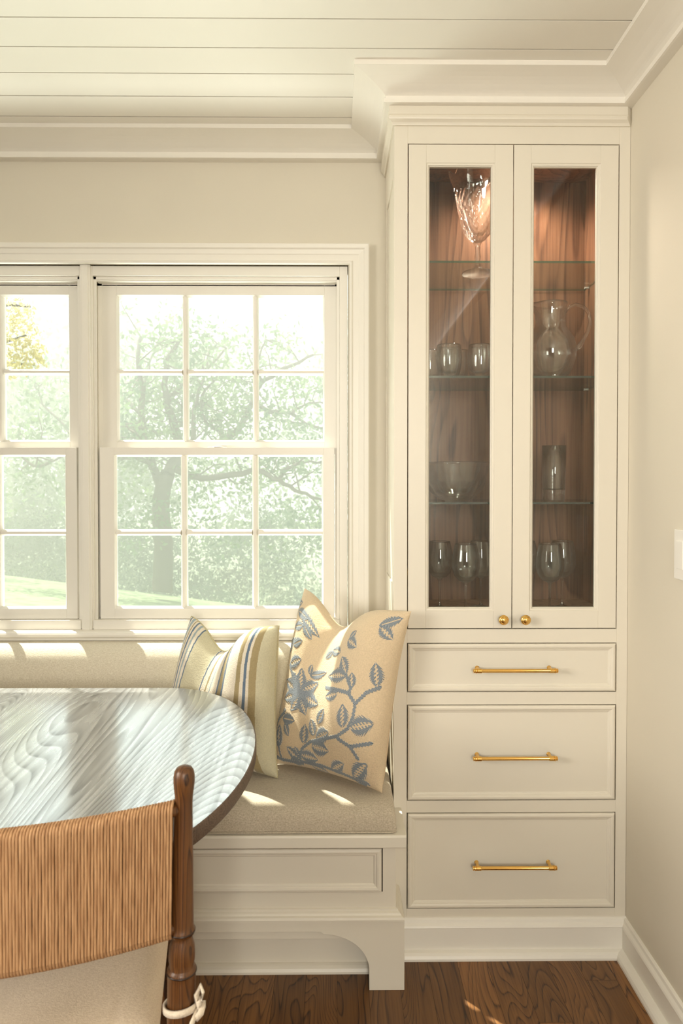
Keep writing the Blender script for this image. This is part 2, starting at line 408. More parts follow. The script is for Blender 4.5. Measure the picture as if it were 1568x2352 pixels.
# crown moulding along window wall, cabinet and right wall
CROWN_PATH = [(XL, YW), (XC0, YW), (XC0, YF), (XR, YF), (XR, YN)]
cove = [(0.0, 0.0), (0.243, 0.149), (0.40, 0.26), (0.536, 0.382), (0.66, 0.51), (0.764, 0.639), (0.85, 0.74), (0.91, 0.829), (1.0, 1.0)]
CROWN = [(0.0, ZC), (0.115, ZC), (0.115, 2.4465)] + [(0.1135-0.087*t, 2.4465-0.0345*s) for t, s in cove] + \
        [(0.0265, 2.405), (0.0315, 2.4035), (0.0315, 2.3925), (0.026, 2.3915), (0.0, 2.3915)]
struct(MB().sweep(CROWN_PATH, CROWN, XYZ, segs=[0]).build('trim_1', M['trim']), 'cream cove crown moulding above the window', 'crown moulding')
struct(MB().sweep(CROWN_PATH, CROWN, XYZ, segs=[3]).build('trim_2', M['trim']), 'cream cove crown moulding along the right wall', 'crown moulding')

# baseboard on the right wall, with shoe moulding
BASE = [(0.0, 0.0), (0.040, 0.0), (0.0395, 0.006), (0.036, 0.013), (0.030, 0.018), (0.020, 0.020), (0.016, 0.0205), (0.016, 0.078), (0.0175, 0.080), (0.0155, 0.085), (0.010, 0.092), (0.008, 0.100), (0.0, 0.102)]
struct(MB().sweep([(XR, YF), (XR, YN)], BASE, XYZ).build('baseboard_right', M['trim']), 'white stepped baseboard along the right wall', 'baseboard')
struct(MB().sweep([(XL, YN), (XL, YW)], BASE, XYZ).build('baseboard_left', M['trim']), 'white baseboard along the left wall', 'baseboard')

# ---- window casing, stool, windows
cp = [(OX1+0.004, 0.84), (OX1+0.004, OZ1-0.004), (OX0-0.004, OZ1-0.004), (OX0-0.004, 0.84)]
CAS = [(0.0, 0.0), (0.0, 0.017), (0.006, 0.019), (0.010, 0.014), (0.028, 0.0145), (0.031, 0.0165), (0.045, 0.018), (0.049, 0.023), (0.060, 0.024), (0.0635, 0.022), (0.0635, 0.0)]
fcas = lambda u, v, h: (u, YW - h, v)
# path runs up the right side, so the outside of the opening is on its right
struct(MB().sweep(cp, CAS, fcas).build('trim_3', M['trim']), 'white moulded casing around the double window', 'window casing')
sb = MB()
sb.prism([(YW+0.03, 0.8535), (YW-0.019, 0.8535), (YW-0.025, 0.850), (YW-0.028, 0.8445), (YW-0.028, 0.838), (YW-0.023, 0.8335), (YW-0.016, 0.8325), (YW-0.016, 0.823), (YW+0.03, 0.823)],
         lambda a, b_, h: (h, a, b_), OX0-0.09, XC0-0.002)
struct(sb.build('trim_4', M['trim'], bevel=0.0008), 'white window stool above the bench back cushion', 'window sill')
PITCHX = 0.860
def window(name, dx, label):
    fr = MB()
    x0, x1 = -0.803+dx, 0.014+dx
    # frame: jambs, head, sill with small steps
    fr.box(x0-0.026, x0, YW+0.016, YW+0.125, 0.855, 2.058); fr.box(x1, x1+0.026, YW+0.016, YW+0.125, 0.855, 2.058)
    fr.box(x0, x1, YW+0.016, YW+0.125, 2.026, 2.058); fr.box(x0, x1, YW+0.012, YW+0.125, 0.8536, 0.884)
    fr.box(x0, x0+0.010, YW+0.026, YW+0.030, 0.884, 2.026); fr.box(x1-0.010, x1, YW+0.026, YW+0.030, 0.884, 2.026)
    fr.box(x0, x1, YW+0.026, YW+0.030, 2.016, 2.026)
    fr.box(x0+0.0075, x1-0.0075, YW+0.0302, YW+0.0618, 2.0112, 2.026)
    fr.box(x0, x0+0.0175, YW+0.062, YW+0.110, 0.884, 2.026); fr.box(x1-0.0165, x1, YW+0.062, YW+0.110, 0.884, 2.026)
    fr.box(x0, x1, YW+0.062, YW+0.110, 2.004, 2.026)
    w = fr.build(name, M['trim'], bevel=0.001)
    struct(w, label, 'window')
    tr = MB()
    tr.box(x0+0.0002, x0+0.007, YW+0.044, YW+0.060, 2.012, 2.0255); tr.box(x1-0.007, x1-0.0002, YW+0.044, YW+0.060, 2.012, 2.0255)
    tr.build('balance_track', M['track'], w)
    def sash(nm, X0, X1, Z0, Z1, GX0, GX1, GZ0, GZ1, Y0, vm, hm, mw):
        s = MB(); d = 0.030
        s.box(X0, GX0, Y0, Y0+d, Z0, Z1); s.box(GX1, X1, Y0, Y0+d, Z0, Z1)
        s.box(GX0, GX1, Y0, Y0+d, Z0, GZ0); s.box(GX0, GX1, Y0, Y0+d, GZ1, Z1)
        # glazing bevel
        s.sweep([(GX0, GZ0), (GX1, GZ0), (GX1, GZ1), (GX0, GZ1)][::-1], [(0, 0.0), (0.006, -0.011), (0.006, -0.016), (0, -0.016)], lambda u, v, h: (u, Y0 - h, v), closed=True)
        o = s.build(nm, M['trim'], w, bevel=0.0008)
        mu = MB()
        prof = [(-mw/2, -0.012), (-mw*0.38, -0.006), (-mw*0.2, -0.001), (0, 0.0), (mw*0.2, -0.001), (mw*0.38, -0.006), (mw/2, -0.012), (mw/2, -0.024), (-mw/2, -0.024)]
        for xm in vm: mu.prism([(xm+a, Y0+0.004-b_) for a, b_ in prof], lambda a, b_, h: (a, b_, h), GZ0, GZ1)
        xs = [GX0] + list(vm) + [GX1]
        for a, b2 in zip(xs[:-1], xs[1:]):
            g0 = a + (mw/2 if a != GX0 else 0); g1 = b2 - (mw/2 if b2 != GX1 else 0)
            mu.prism([(Y0+0.004-b_, hm+a2) for a2, b_ in prof], lambda a2, b_, h: (h, a2, b_), g0, g1)
        mu.build('muntins', M['trim'], o)
        MB().box(GX0-0.004, GX1+0.004, Y0+0.0165, Y0+0.0195, GZ0-0.004, GZ1+0.004).build('pane', M['win_glass'], o)
        return o
    up = sash('upper_sash', -0.7860+dx, -0.0010+dx, 1.436, 2.009, -0.7385+dx, -0.0365+dx, 1.480, 1.975, 2.366, (-0.5092+dx, -0.2712+dx), 1.7169, 0.0195)
    lo = sash('lower_sash', -0.7865+dx, -0.0035+dx, 0.885, 1.459, -0.7395+dx, -0.0400+dx, 0.9195, 1.4345, 2.335, (-0.5093+dx, -0.2700+dx), 1.1737, 0.0205)
    lk = MB(); lx = -0.395+dx
    lk.lathe([(0.019, 0), (0.019, 0.004), (0.012, 0.006), (0, 0.007)], (lx, 2.352, 1.459), n=20)
    lk.box(lx-0.034, lx+0.030, 2.344, 2.360, 1.459, 1.4635); lk.box(lx-0.006, lx+0.044, 2.346, 2.354, 1.4635, 1.469)
    lk.build('sash_lock', M['alu'], lo, bevel=0.001)
    return w
window('window_1', -PITCHX, 'left double-hung white window with muntins')
window('window_2', 0.0, 'right double-hung white window with muntins')
xm = (-0.803 + 0.014 - PITCHX)/2
struct(MB().box(xm-0.0165, xm+0.0165, YW+0.008, YW+0.125, 0.8536, 2.060).box(xm-0.0105, xm+0.0105, YW+0.004, YW+0.012, 0.8536, 2.060).build('trim_5', M['trim'], bevel=0.001), 'white post between the two windows', 'window mullion')

# ---------------------------------------------------------------- tall display cabinet
cab = thing('display_cabinet', (0.497, YF, 0), 'tall cream built-in cabinet with glass doors above three drawers', 'cabinet')
XC1 = XR - 0.0005
D0, D1, DM0, DM1 = 0.2056, 0.7963, 0.4992, 0.5016
ZD0, ZD1 = 0.9305, 2.2915
drawers = [(0.7506, 0.8862), (0.4404, 0.7100), (0.1298, 0.4009)]
body = MB()
G = 0.0027
XD0, XD1 = D0-G, D1+G
body.box(XC0, XD0, YF, YF+0.020, 0.0, 2.395); body.box(XD1, XC1, YF, YF+0.020, 0.0, 2.395)
zr = [(0.0, drawers[2][0]-G), (drawers[2][1]+G, drawers[1][0]-G), (drawers[1][1]+G, drawers[0][0]-G), (drawers[0][1]+G, ZD0-G), (ZD1+G, 2.395)]
for a, b_ in zr: body.box(XD0, XD1, YF, YF+0.020, a, b_)
# outer left side: frame and recessed panel
body.box(XC0+0.004, XC0+0.016, YF+0.02, YW-0.001, 0.0, 2.45)
body.box(XC0, XC0+0.004, YF+0.02, YF+0.052, 0.0, 2.45); body.box(XC0, XC0+0.004, YW-0.05, YW-0.001, 0.0, 2.45)
body.box(XC0, XC0+0.004, YF+0.052, YW-0.05, 0.0, 1.05); body.box(XC0, XC0+0.004, YF+0.052, YW-0.05, 2.22, 2.45)
body.box(XC1-0.012, XC1, YF+0.02, YW-0.001, 0.0, 2.45)
body.box(XC0+0.016, XC1-0.012, YW-0.014, YW-0.001, 0.0, 2.45)
body.box(XC0, XC1, YF, YF+0.02, 2.395, 2.45)
body.build('face_frame', M['cab'], cab, bevel=0.0007)
inn = MB(); IX0, IX1, IY0, IY1, IZ0, IZ1 = 0.183, 0.8165, YF+0.021, 2.2895, 0.945, 2.335
inn.box(IX0-0.001, IX0, IY0, IY1, IZ0, IZ1); inn.box(IX1, IX1+0.001, IY0, IY1, IZ0, IZ1)
inn.box(IX0, IX1, IY1-0.001, IY1, IZ0, IZ1); inn.box(IX0, IX1, IY0, IY1, IZ0, IZ0+0.012); inn.box(IX0, IX1, IY0, IY1, IZ1-0.012, IZ1)
inn.build('interior_lining', M['walnut'], cab)
# dark sheets behind the drawers: shade of the gaps put into their colour
dk = MB()
for a, b_ in drawers: dk.box(XD0-0.004, XD1+0.004, YF+0.0205, YF+0.024, a-0.006, b_+0.006)
dk.build('gap_backing', M['gap'], cab)
# frieze and bead moulding, crown
FRZ = [(0.0, 2.395), (0.015, 2.395), (0.015, 2.3690), (0.013, 2.3675), (0.013, 2.3662), (0.0165, 2.3640), (0.0172, 2.3595), (0.0160, 2.3555), (0.0125, 2.3530), (0.0080, 2.3495), (0.0055, 2.3445), (0.0050, 2.3425), (0.0, 2.3425)]
MB().sweep(CROWN_PATH, FRZ, XYZ, segs=[1, 2]).build('frieze_moulding', M['cab'], cab)
MB().sweep(CROWN_PATH, CROWN, XYZ, segs=[1, 2]).build('crown_moulding', M['trim'], cab)
CBASE = [(0.0, 0.0), (0.037, 0.0), (0.0365, 0.006), (0.033, 0.013), (0.027, 0.018), (0.019, 0.020), (0.016, 0.0205), (0.016, 0.080), (0.0175, 0.082), (0.0155, 0.087), (0.0095, 0.093), (0.0075, 0.100), (0.0035, 0.1035), (0.0, 0.104)]
MB().sweep([(XC0, YF), (XR, YF)], CBASE, XYZ).build('base_moulding', M['trim'], cab)
FR = lambda u, v, h: (u, YF - h, v)
def rect(x0, x1, z0, z1): return [(x0, z0), (x0, z1), (x1, z1), (x1, z0)]      # clockwise: the right of the path is inside
def door(x0, x1, gx0, gx1, gz0, gz1, hinge_left):
    d = MB(); st = 0.0095
    X0, X1, Z0, Z1 = gx0-st, gx1+st, gz0-st, gz1+st
    d.box(x0, X0, YF-0.0005, YF+0.019, ZD0, ZD1); d.box(X1, x1, YF-0.0005, YF+0.019, ZD0, ZD1)
    d.box(X0, X1, YF-0.0005, YF+0.019, ZD0, Z0); d.box(X0, X1, YF-0.0005, YF+0.019, Z1, ZD1)
    d.sweep(rect(X0, X1, Z0, Z1), [(0, 0.0005), (0.0015, -0.0015), (0.0030, -0.0010), (0.0060, -0.0015), (0.0080, -0.0050), (0.0095, -0.0055), (0.0095, -0.0150), (0, -0.0150)], FR, closed=True)
    o = d.build('door', M['cab'], cab, bevel=0.0007)
    MB().box(gx0-0.004, gx1+0.004, YF+0.0075, YF+0.0105, gz0-0.004, gz1+0.004).build('pane', M['door_glass'], o)
    kx = x1-0.0266 if hinge_left else x0+0.0334
    KN = [(0.0090, 0.0005), (0.0090, 0.0022), (0.0060, 0.0030), (0.0048, 0.0100), (0.0060, 0.0135), (0.0115, 0.0160), (0.0140, 0.0185), (0.0140, 0.0205), (0.0118, 0.0228), (0.0108, 0.0232), (0.0104, 0.0245), (0.0080, 0.0272), (0.0040, 0.0288), (0.0, 0.0292)]
    MB().lathe(KN, (kx, YF-0.0005, 0.9575), 'y-', 32).build('knob', M['brass'], o)
    for hz in (1.07, 2.14):
        hg = MB(); hx = x0-0.001 if hinge_left else x1+0.001
        hg.lathe([(0.0028, -0.028), (0.0034, -0.026), (0.0034, 0.026), (0.0028, 0.028)], (hx, YF+0.0225, hz), 'z', 12)
        hg.build('hinge', M['brass'], o)
    return o
door(D0, DM0, 0.2648, 0.4383, 0.9895, 2.2313, True)
door(DM1, D1, 0.5597, 0.7361, 0.9895, 2.2313, False)
DRP = [(0.0, -0.0160), (0.0, 0.0000), (0.0015, 0.0030), (0.0050, 0.0050), (0.0095, 0.0048), (0.0125, 0.0030), (0.0140, 0.0006), (0.0160, 0.0002), (0.0175, -0.0012), (0.0200, -0.0020), (0.0210, -0.0032)]
for k, (a, b_) in enumerate(drawers):
    d = MB(); d.sweep(rect(D0, D1, a, b_), DRP, FR, closed=True, smooth=False)
    t = 0.021; d.add([FR(u, v, -0.0032) for u, v in rect(D0+t, D1-t, a+t, b_-t)], [(0, 3, 2, 1)])
    o = d.build('drawer_front', M['cab'], cab)
    h = MB(); zc = (0.8163, 0.5686, 0.2584)[k]; xc = 0.5050; yb = YF-0.027
    RP = [(0.0, -0.1195), (0.0045, -0.1190), (0.0062, -0.1175), (0.0064, -0.1160), (0.0050, -0.1150), (0.0050, -0.1140), (0.0070, -0.1130), (0.0072, -0.1100), (0.0056, -0.1090), (0.0066, -0.1080), (0.0066, -0.0960), (0.0056, -0.0950), (0.0052, -0.0940)]
    h.lathe(RP + [(r_, -p) for r_, p in RP[::-1]], (xc, yb, zc), 'x', 20)
    for sx in (-0.1025, 0.1025):
        h.lathe([(0.0062, 0.0), (0.0062, 0.0016), (0.0050, 0.003), (0.0044, 0.012), (0.0048, 0.0265)], (xc+sx, YF+0.0032, zc+0.0006), 'y-', 16)
    h.build('pull', M['brass'], o, auto=True)
# adjustable glass shelves on pins, puck lamp
for zs in (1.9760, 1.6490, 1.2875):
    s = MB(); x0, x1, y0, y1, t = IX0+0.001, IX1-0.001, IY0+0.006, IY1-0.004, 0.0062
    s.add([(x0,y0,zs-t),(x1,y0,zs-t),(x1,y1,zs-t),(x0,y1,zs-t),(x0,y0,zs),(x1,y0,zs),(x1,y1,zs),(x0,y1,zs)], [(0,3,2,1),(4,5,6,7)], 0)
    n0 = len(s.v)-8
    for f in [(0,1,5,4),(1,2,6,5),(2,3,7,6),(3,0,4,7)]: s.f.append(tuple(i+n0 for i in f)); s.m.append(1); s.sm.append(False)
    so = s.build('glass_shelf', [M['shelf_glass'], M['shelf_edge']], cab)
    for px in (x0, x1):
        for py in (y0+0.05, y1-0.04):
            sgn = 1 if px == x0 else -1; pn = MB()
            pn.box(min(px, px+sgn*0.014), max(px, px+sgn*0.014), py-0.004, py+0.004, zs-t-0.004, zs-t-0.0003)
            pn.build('shelf_pin', M['alu'], so, bevel=0.0008)
em, ns, ln, b = mat('lamp_lens'); b.inputs['Emission Color'].default_value = (1, 0.78, 0.55, 1); b.inputs['Emission Strength'].default_value = 0.8
for lx, ly, en in ((0.527, 2.250, 9.0), (0.590, 2.170, 9.0)):
    pk = MB().lathe([(0.0, 0.0), (0.034, 0.0), (0.034, -0.002), (0.029, -0.003)], (lx, ly, IZ1-0.0118), 'z', 28).build('puck_lamp', M['brass'], cab)
    MB().lathe([(0.0, -0.0030), (0.028, -0.0030), (0.026, -0.0040), (0.0, -0.0042)], (lx, ly, IZ1-0.0118), 'z', 28).build('lamp_lens', em, pk)
    pl = bpy.data.lights.new('cabinet_puck_light', 'SPOT'); pl.energy = en; pl.color = (1.0, 0.84, 0.70); pl.spot_size = 2.7; pl.spot_blend = 0.8; pl.shadow_soft_size = 0.028
    po = bpy.data.objects.new('cabinet_puck_light', pl); COL.objects.link(po); po.location = (lx, ly, IZ1-0.024)

# ---------------------------------------------------------------- glassware
ZS1, ZS2, ZS3, ZS0 = 1.9762, 1.6492, 1.2877, IZ0+0.0122
def vessel(outer, inner, n=48, fx=None, fxi=None):
    return MB().lathe(outer + inner[::-1], (0, 0, 0), 'z', n, fx=fx)
def place_mesh(mb, loc):
    mb.v = [(x+loc[0], y+loc[1], z+loc[2]) for x, y, z in mb.v]; return mb
# footed vase with scalloped rim
loc = (0.432, 2.125, ZS1)
t = thing('footed_vase', loc, 'large cut crystal footed vase with scalloped rim on the top shelf', 'vase')
def scal(a, h):
    k = max(0.0, (h-0.19)/0.13); return 1 + 0.055*k*math.cos(8*a) 
oz = [(0.012, 0.098), (0.024, 0.104), (0.040, 0.125), (0.052, 0.160), (0.060, 0.200), (0.066, 0.240), (0.076, 0.275), (0.086, 0.300)]
iz = [(0.0, 0.118), (0.018, 0.120), (0.035, 0.140), (0.047, 0.170), (0.055, 0.205), (0.062, 0.245), (0.0725, 0.277), (0.083, 0.301)]
bowl = MB(); n = 96
def rough_lathe(prof, zoff):
    pr = []
    for i in range(len(prof)-1):
        for k in range(6):
            s = k/6.0; pr.append((prof[i][0]*(1-s)+prof[i+1][0]*s, prof[i][1]*(1-s)+prof[i+1][1]*s))
    return pr + [prof[-1]]
mbv = MB().lathe(rough_lathe(oz, 0) + rough_lathe(iz, 0)[::-1], (0,0,0), 'z', n, fx=scal)
for q in range(len(rough_lathe(oz, 0))*n):
    x_, y_, z_ = mbv.v[q]; a_ = math.atan2(y_, x_)
    k_ = 1 + (0.075*(abs(math.sin(10*a_ + z_*95))*abs(math.sin(10*a_ - z_*95))-0.4) if 0.112 < z_ < 0.25 else 0)
    mbv.v[q] = (x_*k_, y_*k_, z_)
mbv.v = [(x, y, z + (0.010*math.cos(8*math.atan2(y, x))*max(0, (z-0.22)/0.08) if z > 0.22 else 0)) for x, y, z in mbv.v]
place_mesh(mbv, loc).build('bowl', M['crystal'], t)
place_mesh(MB().lathe([(0.0, 0.0), (0.046, 0.0), (0.048, 0.003), (0.044, 0.006), (0.022, 0.012), (0.009, 0.022), (0.0075, 0.040), (0.010, 0.052), (0.0075, 0.066), (0.008, 0.085), (0.014, 0.0975), (0.0, 0.0977)], (0,0,0), 'z', 40), loc).build('stem_foot', M['crystal'], t)

def pos(px, zfoot, Y):
    p = at(px, 1000, Y); return (p.x, Y, zfoot)
# tumblers on the middle shelf
OUT = [(0.0, 0.0), (0.024, 0.0), (0.029, 0.004), (0.034, 0.022), (0.037, 0.045), (0.037, 0.065), (0.035, 0.088), (0.0338, 0.094)]
INN = [(0.0, 0.013), (0.022, 0.014), (0.029, 0.022), (0.0335, 0.045), (0.0340, 0.065), (0.0328, 0.088), (0.0326, 0.094)]
tum = thing('tumbler', pos(1030, ZS2, 2.03), 'clear rounded tumbler at the front left of the middle shelf', 'glass', 'tumblers on the middle shelf')
place_mesh(vessel(OUT, INN, 40), tum.location).build('bowl', M['crystal'], tum)
dup(tum, pos(1102, ZS2, 2.03), 'clear rounded tumbler at the front of the middle shelf, right of the first tumbler')
dup(tum, pos(1048, ZS2, 2.12), 'clear rounded tumbler half hidden behind the two front tumblers')
dup(tum, pos(986, ZS2, 2.12), 'clear rounded tumbler at the far left of the middle shelf, cut by the door frame')
# pitcher
loc = pos(1262, ZS2, 2.10)
pit = thing('pitcher', loc, 'tall clear glass pitcher with loop handle on the middle shelf', 'pitcher')
PO = [(0.0, 0.0), (0.042, 0.0), (0.047, 0.003), (0.062, 0.030), (0.074, 0.065), (0.077, 0.095), (0.070, 0.125), (0.055, 0.148), (0.046, 0.162), (0.043, 0.178), (0.044, 0.200), (0.0475, 0.222), (0.0510, 0.232)]
PI = [(0.0, 0.010), (0.042, 0.011), (0.059, 0.034), (0.0708, 0.066), (0.0738, 0.095), (0.067, 0.124), (0.0525, 0.146), (0.0432, 0.161), (0.0402, 0.178), (0.0412, 0.200), (0.0448, 0.222), (0.0490, 0.2322)]
spout = lambda a, h: 1 + (0.28*max(0, (h-0.195)/0.037)*math.exp(-((abs(a-math.pi))/0.35)**2) if h > 0.195 else 0)
place_mesh(vessel(PO, PI, 64, spout), loc).build('body', M['crystal'], pit)
hp = [(0.045, 0.206), (0.056, 0.222), (0.076, 0.231), (0.100, 0.224), (0.116, 0.204), (0.120, 0.178), (0.113, 0.150), (0.100, 0.124), (0.088, 0.104), (0.0765, 0.094)]
hr = [0.0035, 0.0045, 0.005, 0.0055, 0.0055, 0.0055, 0.0055, 0.006, 0.0075, 0.006]
MB().tube([(loc[0]+a, loc[1], loc[2]+z) for a, z in hp], hr, 14).build('handle', M['crystal'], pit)
# petal bowl
loc = pos(1046, ZS3, 2.10)
bo = thing('petal_bowl', loc, 'wide crystal bowl with petal shaped cuts on the lower shelf', 'bowl')
BO = [(0.0, 0.0), (0.030, 0.0), (0.048, 0.006), (0.070, 0.024), (0.087, 0.052), (0.0965, 0.090), (0.100, 0.1165)]
BI = [(0.0, 0.012), (0.030, 0.013), (0.050, 0.020), (0.068, 0.036), (0.0835, 0.060), (0.0925, 0.092), (0.0965, 0.1168)]
petal = lambda a, h: 1 + 0.13*(abs(math.sin(4.5*a))**0.7-0.5)*max(0, 1-abs(h-0.036)/0.045)
bw = MB().lathe(rough_lathe(BO, 0) + rough_lathe(BI, 0)[::-1], (0,0,0), 'z', 96)
for q in range(len(rough_lathe(BO, 0))*96):
    x_, y_, z_ = bw.v[q]; a_ = math.atan2(y_, x_); k_ = petal(a_ + 3.0*z_, z_); bw.v[q] = (x_*k_, y_*k_, z_)
place_mesh(bw, loc).build('bowl', M['crystal'], bo)
# heavy base vase
loc = pos(1272, ZS3, 2.08)
hv = thing('cylinder_vase', loc, 'slim clear glass vase with thick base on the lower shelf', 'vase')
place_mesh(vessel([(0.0, 0.0), (0.029, 0.0), (0.031, 0.003), (0.0325, 0.030), (0.034, 0.090), (0.0355, 0.166)], [(0.0, 0.034), (0.026, 0.035), (0.029, 0.040), (0.031, 0.090), (0.0330, 0.1662)], 40), loc).build('body', M['crystal'], hv)
# wine glasses
WO = [(0.0, 0.0), (0.033, 0.0), (0.034, 0.0015), (0.020, 0.004), (0.006, 0.009), (0.0038, 0.020), (0.0033, 0.060), (0.0042, 0.084), (0.008, 0.092), (0.022, 0.098), (0.034, 0.112), (0.0405, 0.134), (0.0405, 0.158), (0.036, 0.186), (0.0315, 0.206)]
WI = [(0.0, 0.0955), (0.010, 0.0960), (0.0215, 0.1000), (0.0330, 0.1135), (0.0392, 0.1345), (0.0393, 0.158), (0.0349, 0.186), (0.0306, 0.2062)]
wg = thing('wine_glass', pos(1070, ZS0, 2.045), 'stemmed wine glass front centre on the cabinet floor behind the left door', 'glass', 'wine glasses on the cabinet floor')
place_mesh(MB().lathe(rough_lathe(WO, 0) + rough_lathe(WI, 0)[::-1], (0,0,0), 'z', 40), wg.location).build('bowl_stem', M['crystal'], wg)
for px, Y, lab in [(1010, 2.13, 'stemmed wine glass leftmost behind the left cabinet door'), (1105, 2.14, 'stemmed wine glass at the right edge of the left door pane, behind the front glass'),
                   (1264, 2.045, 'stemmed wine glass in front behind the right cabinet door'), (1292, 2.14, 'stemmed wine glass behind and right of the front glass in the right door'),
                   (1205, 2.14, 'stemmed wine glass partly hidden by the stile of the right door')]:
    dup(wg, pos(px, ZS0, Y), lab)

# ---------------------------------------------------------------- window bench
bench = thing('window_bench', (-0.6, 1.82, 0), 'cream built-in window bench with panelled front and bracket foot', 'bench')
YB, YBF = 1.8184+0.004, 1.838                 # base front, face front
XB1 = 0.1610
BL = XL + 0.02
bm_ = MB()
bm_.box(BL, XB1, YBF, YF-0.001, 0.128, 0.385); bm_.box(BL, XC0-0.002, YF-0.001, YW-0.001, 0.128, 0.385)
bm_.build('bench_box', M['cab'], bench, bevel=0.0007)
sp = MB()
prof = [(1.8115, 0.385), (1.8085, 0.388), (1.8085, 0.414), (1.8115, 0.419), (YF-0.001, 0.419), (YF-0.001, 0.385)]
sp.prism(prof, lambda a, b_, h: (h, a, b_), BL, 0.1865)
sp.box(BL, XC0-0.002, YF-0.001, YW-0.001, 0.385, 0.419)
sp.build('bench_top', M['cab'], bench, bevel=0.0007)
# panelled front: continuous long drawer panel with lipped moulding
pf = MB(); px0, px1, pz0, pz1 = -1.45, 0.1225, 0.256, 0.372
FRB = lambda u, v, h: (u, YBF - h, v)
pf.sweep(rect(px0, px1, pz0, pz1), [(0.0, -0.001), (0.0, 0.0050), (0.002, 0.0070), (0.0075, 0.0085), (0.012, 0.0075), (0.0145, 0.0045), (0.018, 0.0040), (0.021, 0.0015), (0.0215, 0.0005)], FRB, closed=True)
tt = 0.0215; pf.add([FRB(u, v, 0.0005) for u, v in rect(px0+tt, px1-tt, pz0+tt, pz1-tt)], [(0, 3, 2, 1)])
pf.build('drawer_front', M['cab'], bench)
sg = MB(); sg.sweep(rect(px0-0.0035, px1+0.0035, pz0-0.0015, pz1+0.0025), [(0.0, 0.0004), (0.0045, 0.0004)], FRB, closed=True, caps=False)
sg.build('drawer_gap', M['gap'], bench)
# base with bracket foot: arch profile in x-z, extruded in depth
zt = 0.192; za = 0.157
arc = [(0.0895, 0.0), (0.0895, 0.045)]
for k in range(0, 25):
    a = k/24*math.pi/2
    arc.append((0.0895 - 0.1215*(1-math.cos(a)), 0.052 + 0.098*math.sin(a)))
foot = [(0.1825, 0.0)] + [(0.1825, zt)] + [(BL, zt), (BL, za), (-0.0415, za), (-0.036, 0.1545)] + arc[::-1]
bs = MB()
# split the plinth into strips so that the arch stays a clean n-gon
bs.prism(foot, lambda a, b_, h: (a, h, b_), YB, YB+0.019)
bs.box(0.1635, 0.1825, YB+0.019, YF-0.0385, 0.0, zt)
bso = bs.build('bracket_base', M['cab'], bench, bevel=0.0006); fix_normals(bso)
bc = MB()
bc.sweep([(BL, YBF), (XB1, YBF), (XB1, YF-0.0005)], [(0.0, 0.186), (0.0212, 0.186), (0.0212, 0.191), (0.0195, 0.196), (0.0140, 0.1985), (0.0110, 0.203), (0.0060, 0.206), (0.0050, 0.211), (0.0, 0.2125)], XYZ)
bc.build('base_cap', M['cab'], bench)
tk = MB().sweep([(BL, 1.902), (0.160, 1.902)], [(0.0, 0.0), (0.020, 0.0), (0.0195, 0.006), (0.016, 0.013), (0.010, 0.018), (0.004, 0.0205), (0.0, 0.021), (0.0, 0.15)], XYZ)
tk.box(BL, 0.160, 1.9035, 1.95, 0.0, 0.15)
tk.build('toe_kick', M['cab'], bench)

def soft_box(x0, x1, y0, y1, z0, z1, r, nx=60, ny=20, nz=6, crown=0.0):
    """upholstered slab with rounded edges"""
    import bmesh
    bm = bmesh.new(); bmesh.ops.create_cube(bm, size=1.0)
    for v in bm.verts: v.co = Vector(((x0+x1)/2 + v.co.x*(x1-x0), (y0+y1)/2 + v.co.y*(y1-y0), (z0+z1)/2 + v.co.z*(z1-z0)))
    bmesh.ops.bevel(bm, geom=bm.edges[:], offset=r, segments=7, profile=0.5, affect='EDGES')
    mb = MB(); bm.verts.index_update()
    mb.add([tuple(v.co) for v in bm.verts], [tuple(v.index for v in f.verts) for f in bm.faces], 0, True); bm.free()
    return mb
sc = thing('seat_cushion', (-0.6, 1.9, 0.419), 'long oatmeal upholstered seat cushion on the window bench', 'cushion')
# cross-section swept along x: flat bottom, tall soft nose, slightly crowned top
sec = [(1.832, 0.4205)] + [(1.8205+0.0095*(1-math.sin(a)) , 0.428-0.0075*math.cos(a)) for a in [k*math.pi/10 for k in range(0, 6)]][1:]
sec += [(1.820, 0.440), (1.8215, 0.452), (1.8250, 0.463), (1.8310, 0.4735), (1.8400, 0.4815), (1.8530, 0.4875), (1.8720, 0.4915), (1.90, 0.494), (1.96, 0.496), (2.05, 0.4965), (2.22, 0.495), (2.22, 0.4205)]
mb = MB(); xe = [(0.160, 1.0), (0.158, 1.0)]
prs = []
for x_, k in [(BL, 1.0), (-1.6, 1.0), (-0.8, 1.0), (-0.2, 1.0), (0.090, 1.0), (0.125, 0.985), (0.143, 0.95), (0.153, 0.89), (0.158, 0.78), (0.160, 0.60), (0.160, 0.2)]:
    prs.append([(x_, y_ + (0.0 if y_ > 1.9 else (1-k)*0.004), 0.4205 + (z_-0.4205)*k) for y_, z_ in sec])
nn = len(sec); vs = [p for s_ in prs for p in s_]
fs = [(i*nn+j, i*nn+(j+1)%nn, (i+1)*nn+(j+1)%nn, (i+1)*nn+j) for i in range(len(prs)-1) for j in range(nn)] + [tuple(range(nn))[::-1], tuple(range((len(prs)-1)*nn, len(prs)*nn))]
mb.add(vs, fs, 0, True)
so = mb.build('cover', M['seat_cloth'], sc); fix_normals(so)
e = so.modifiers.new('edges', 'EDGE_SPLIT'); e.split_angle = 1.0
MB().tube([(BL, 1.8205, 0.4225), (0.150, 1.8205, 0.4225), (0.158, 1.824, 0.4225), (0.161, 1.832, 0.4225), (0.161, 1.955, 0.4225)], 0.0022, 8).build('piping', M['seat_cloth'], sc)
bsec = [(YW-0.002, 0.4985), (2.216, 0.4985), (2.208, 0.515), (2.205, 0.56), (2.203, 0.64)]
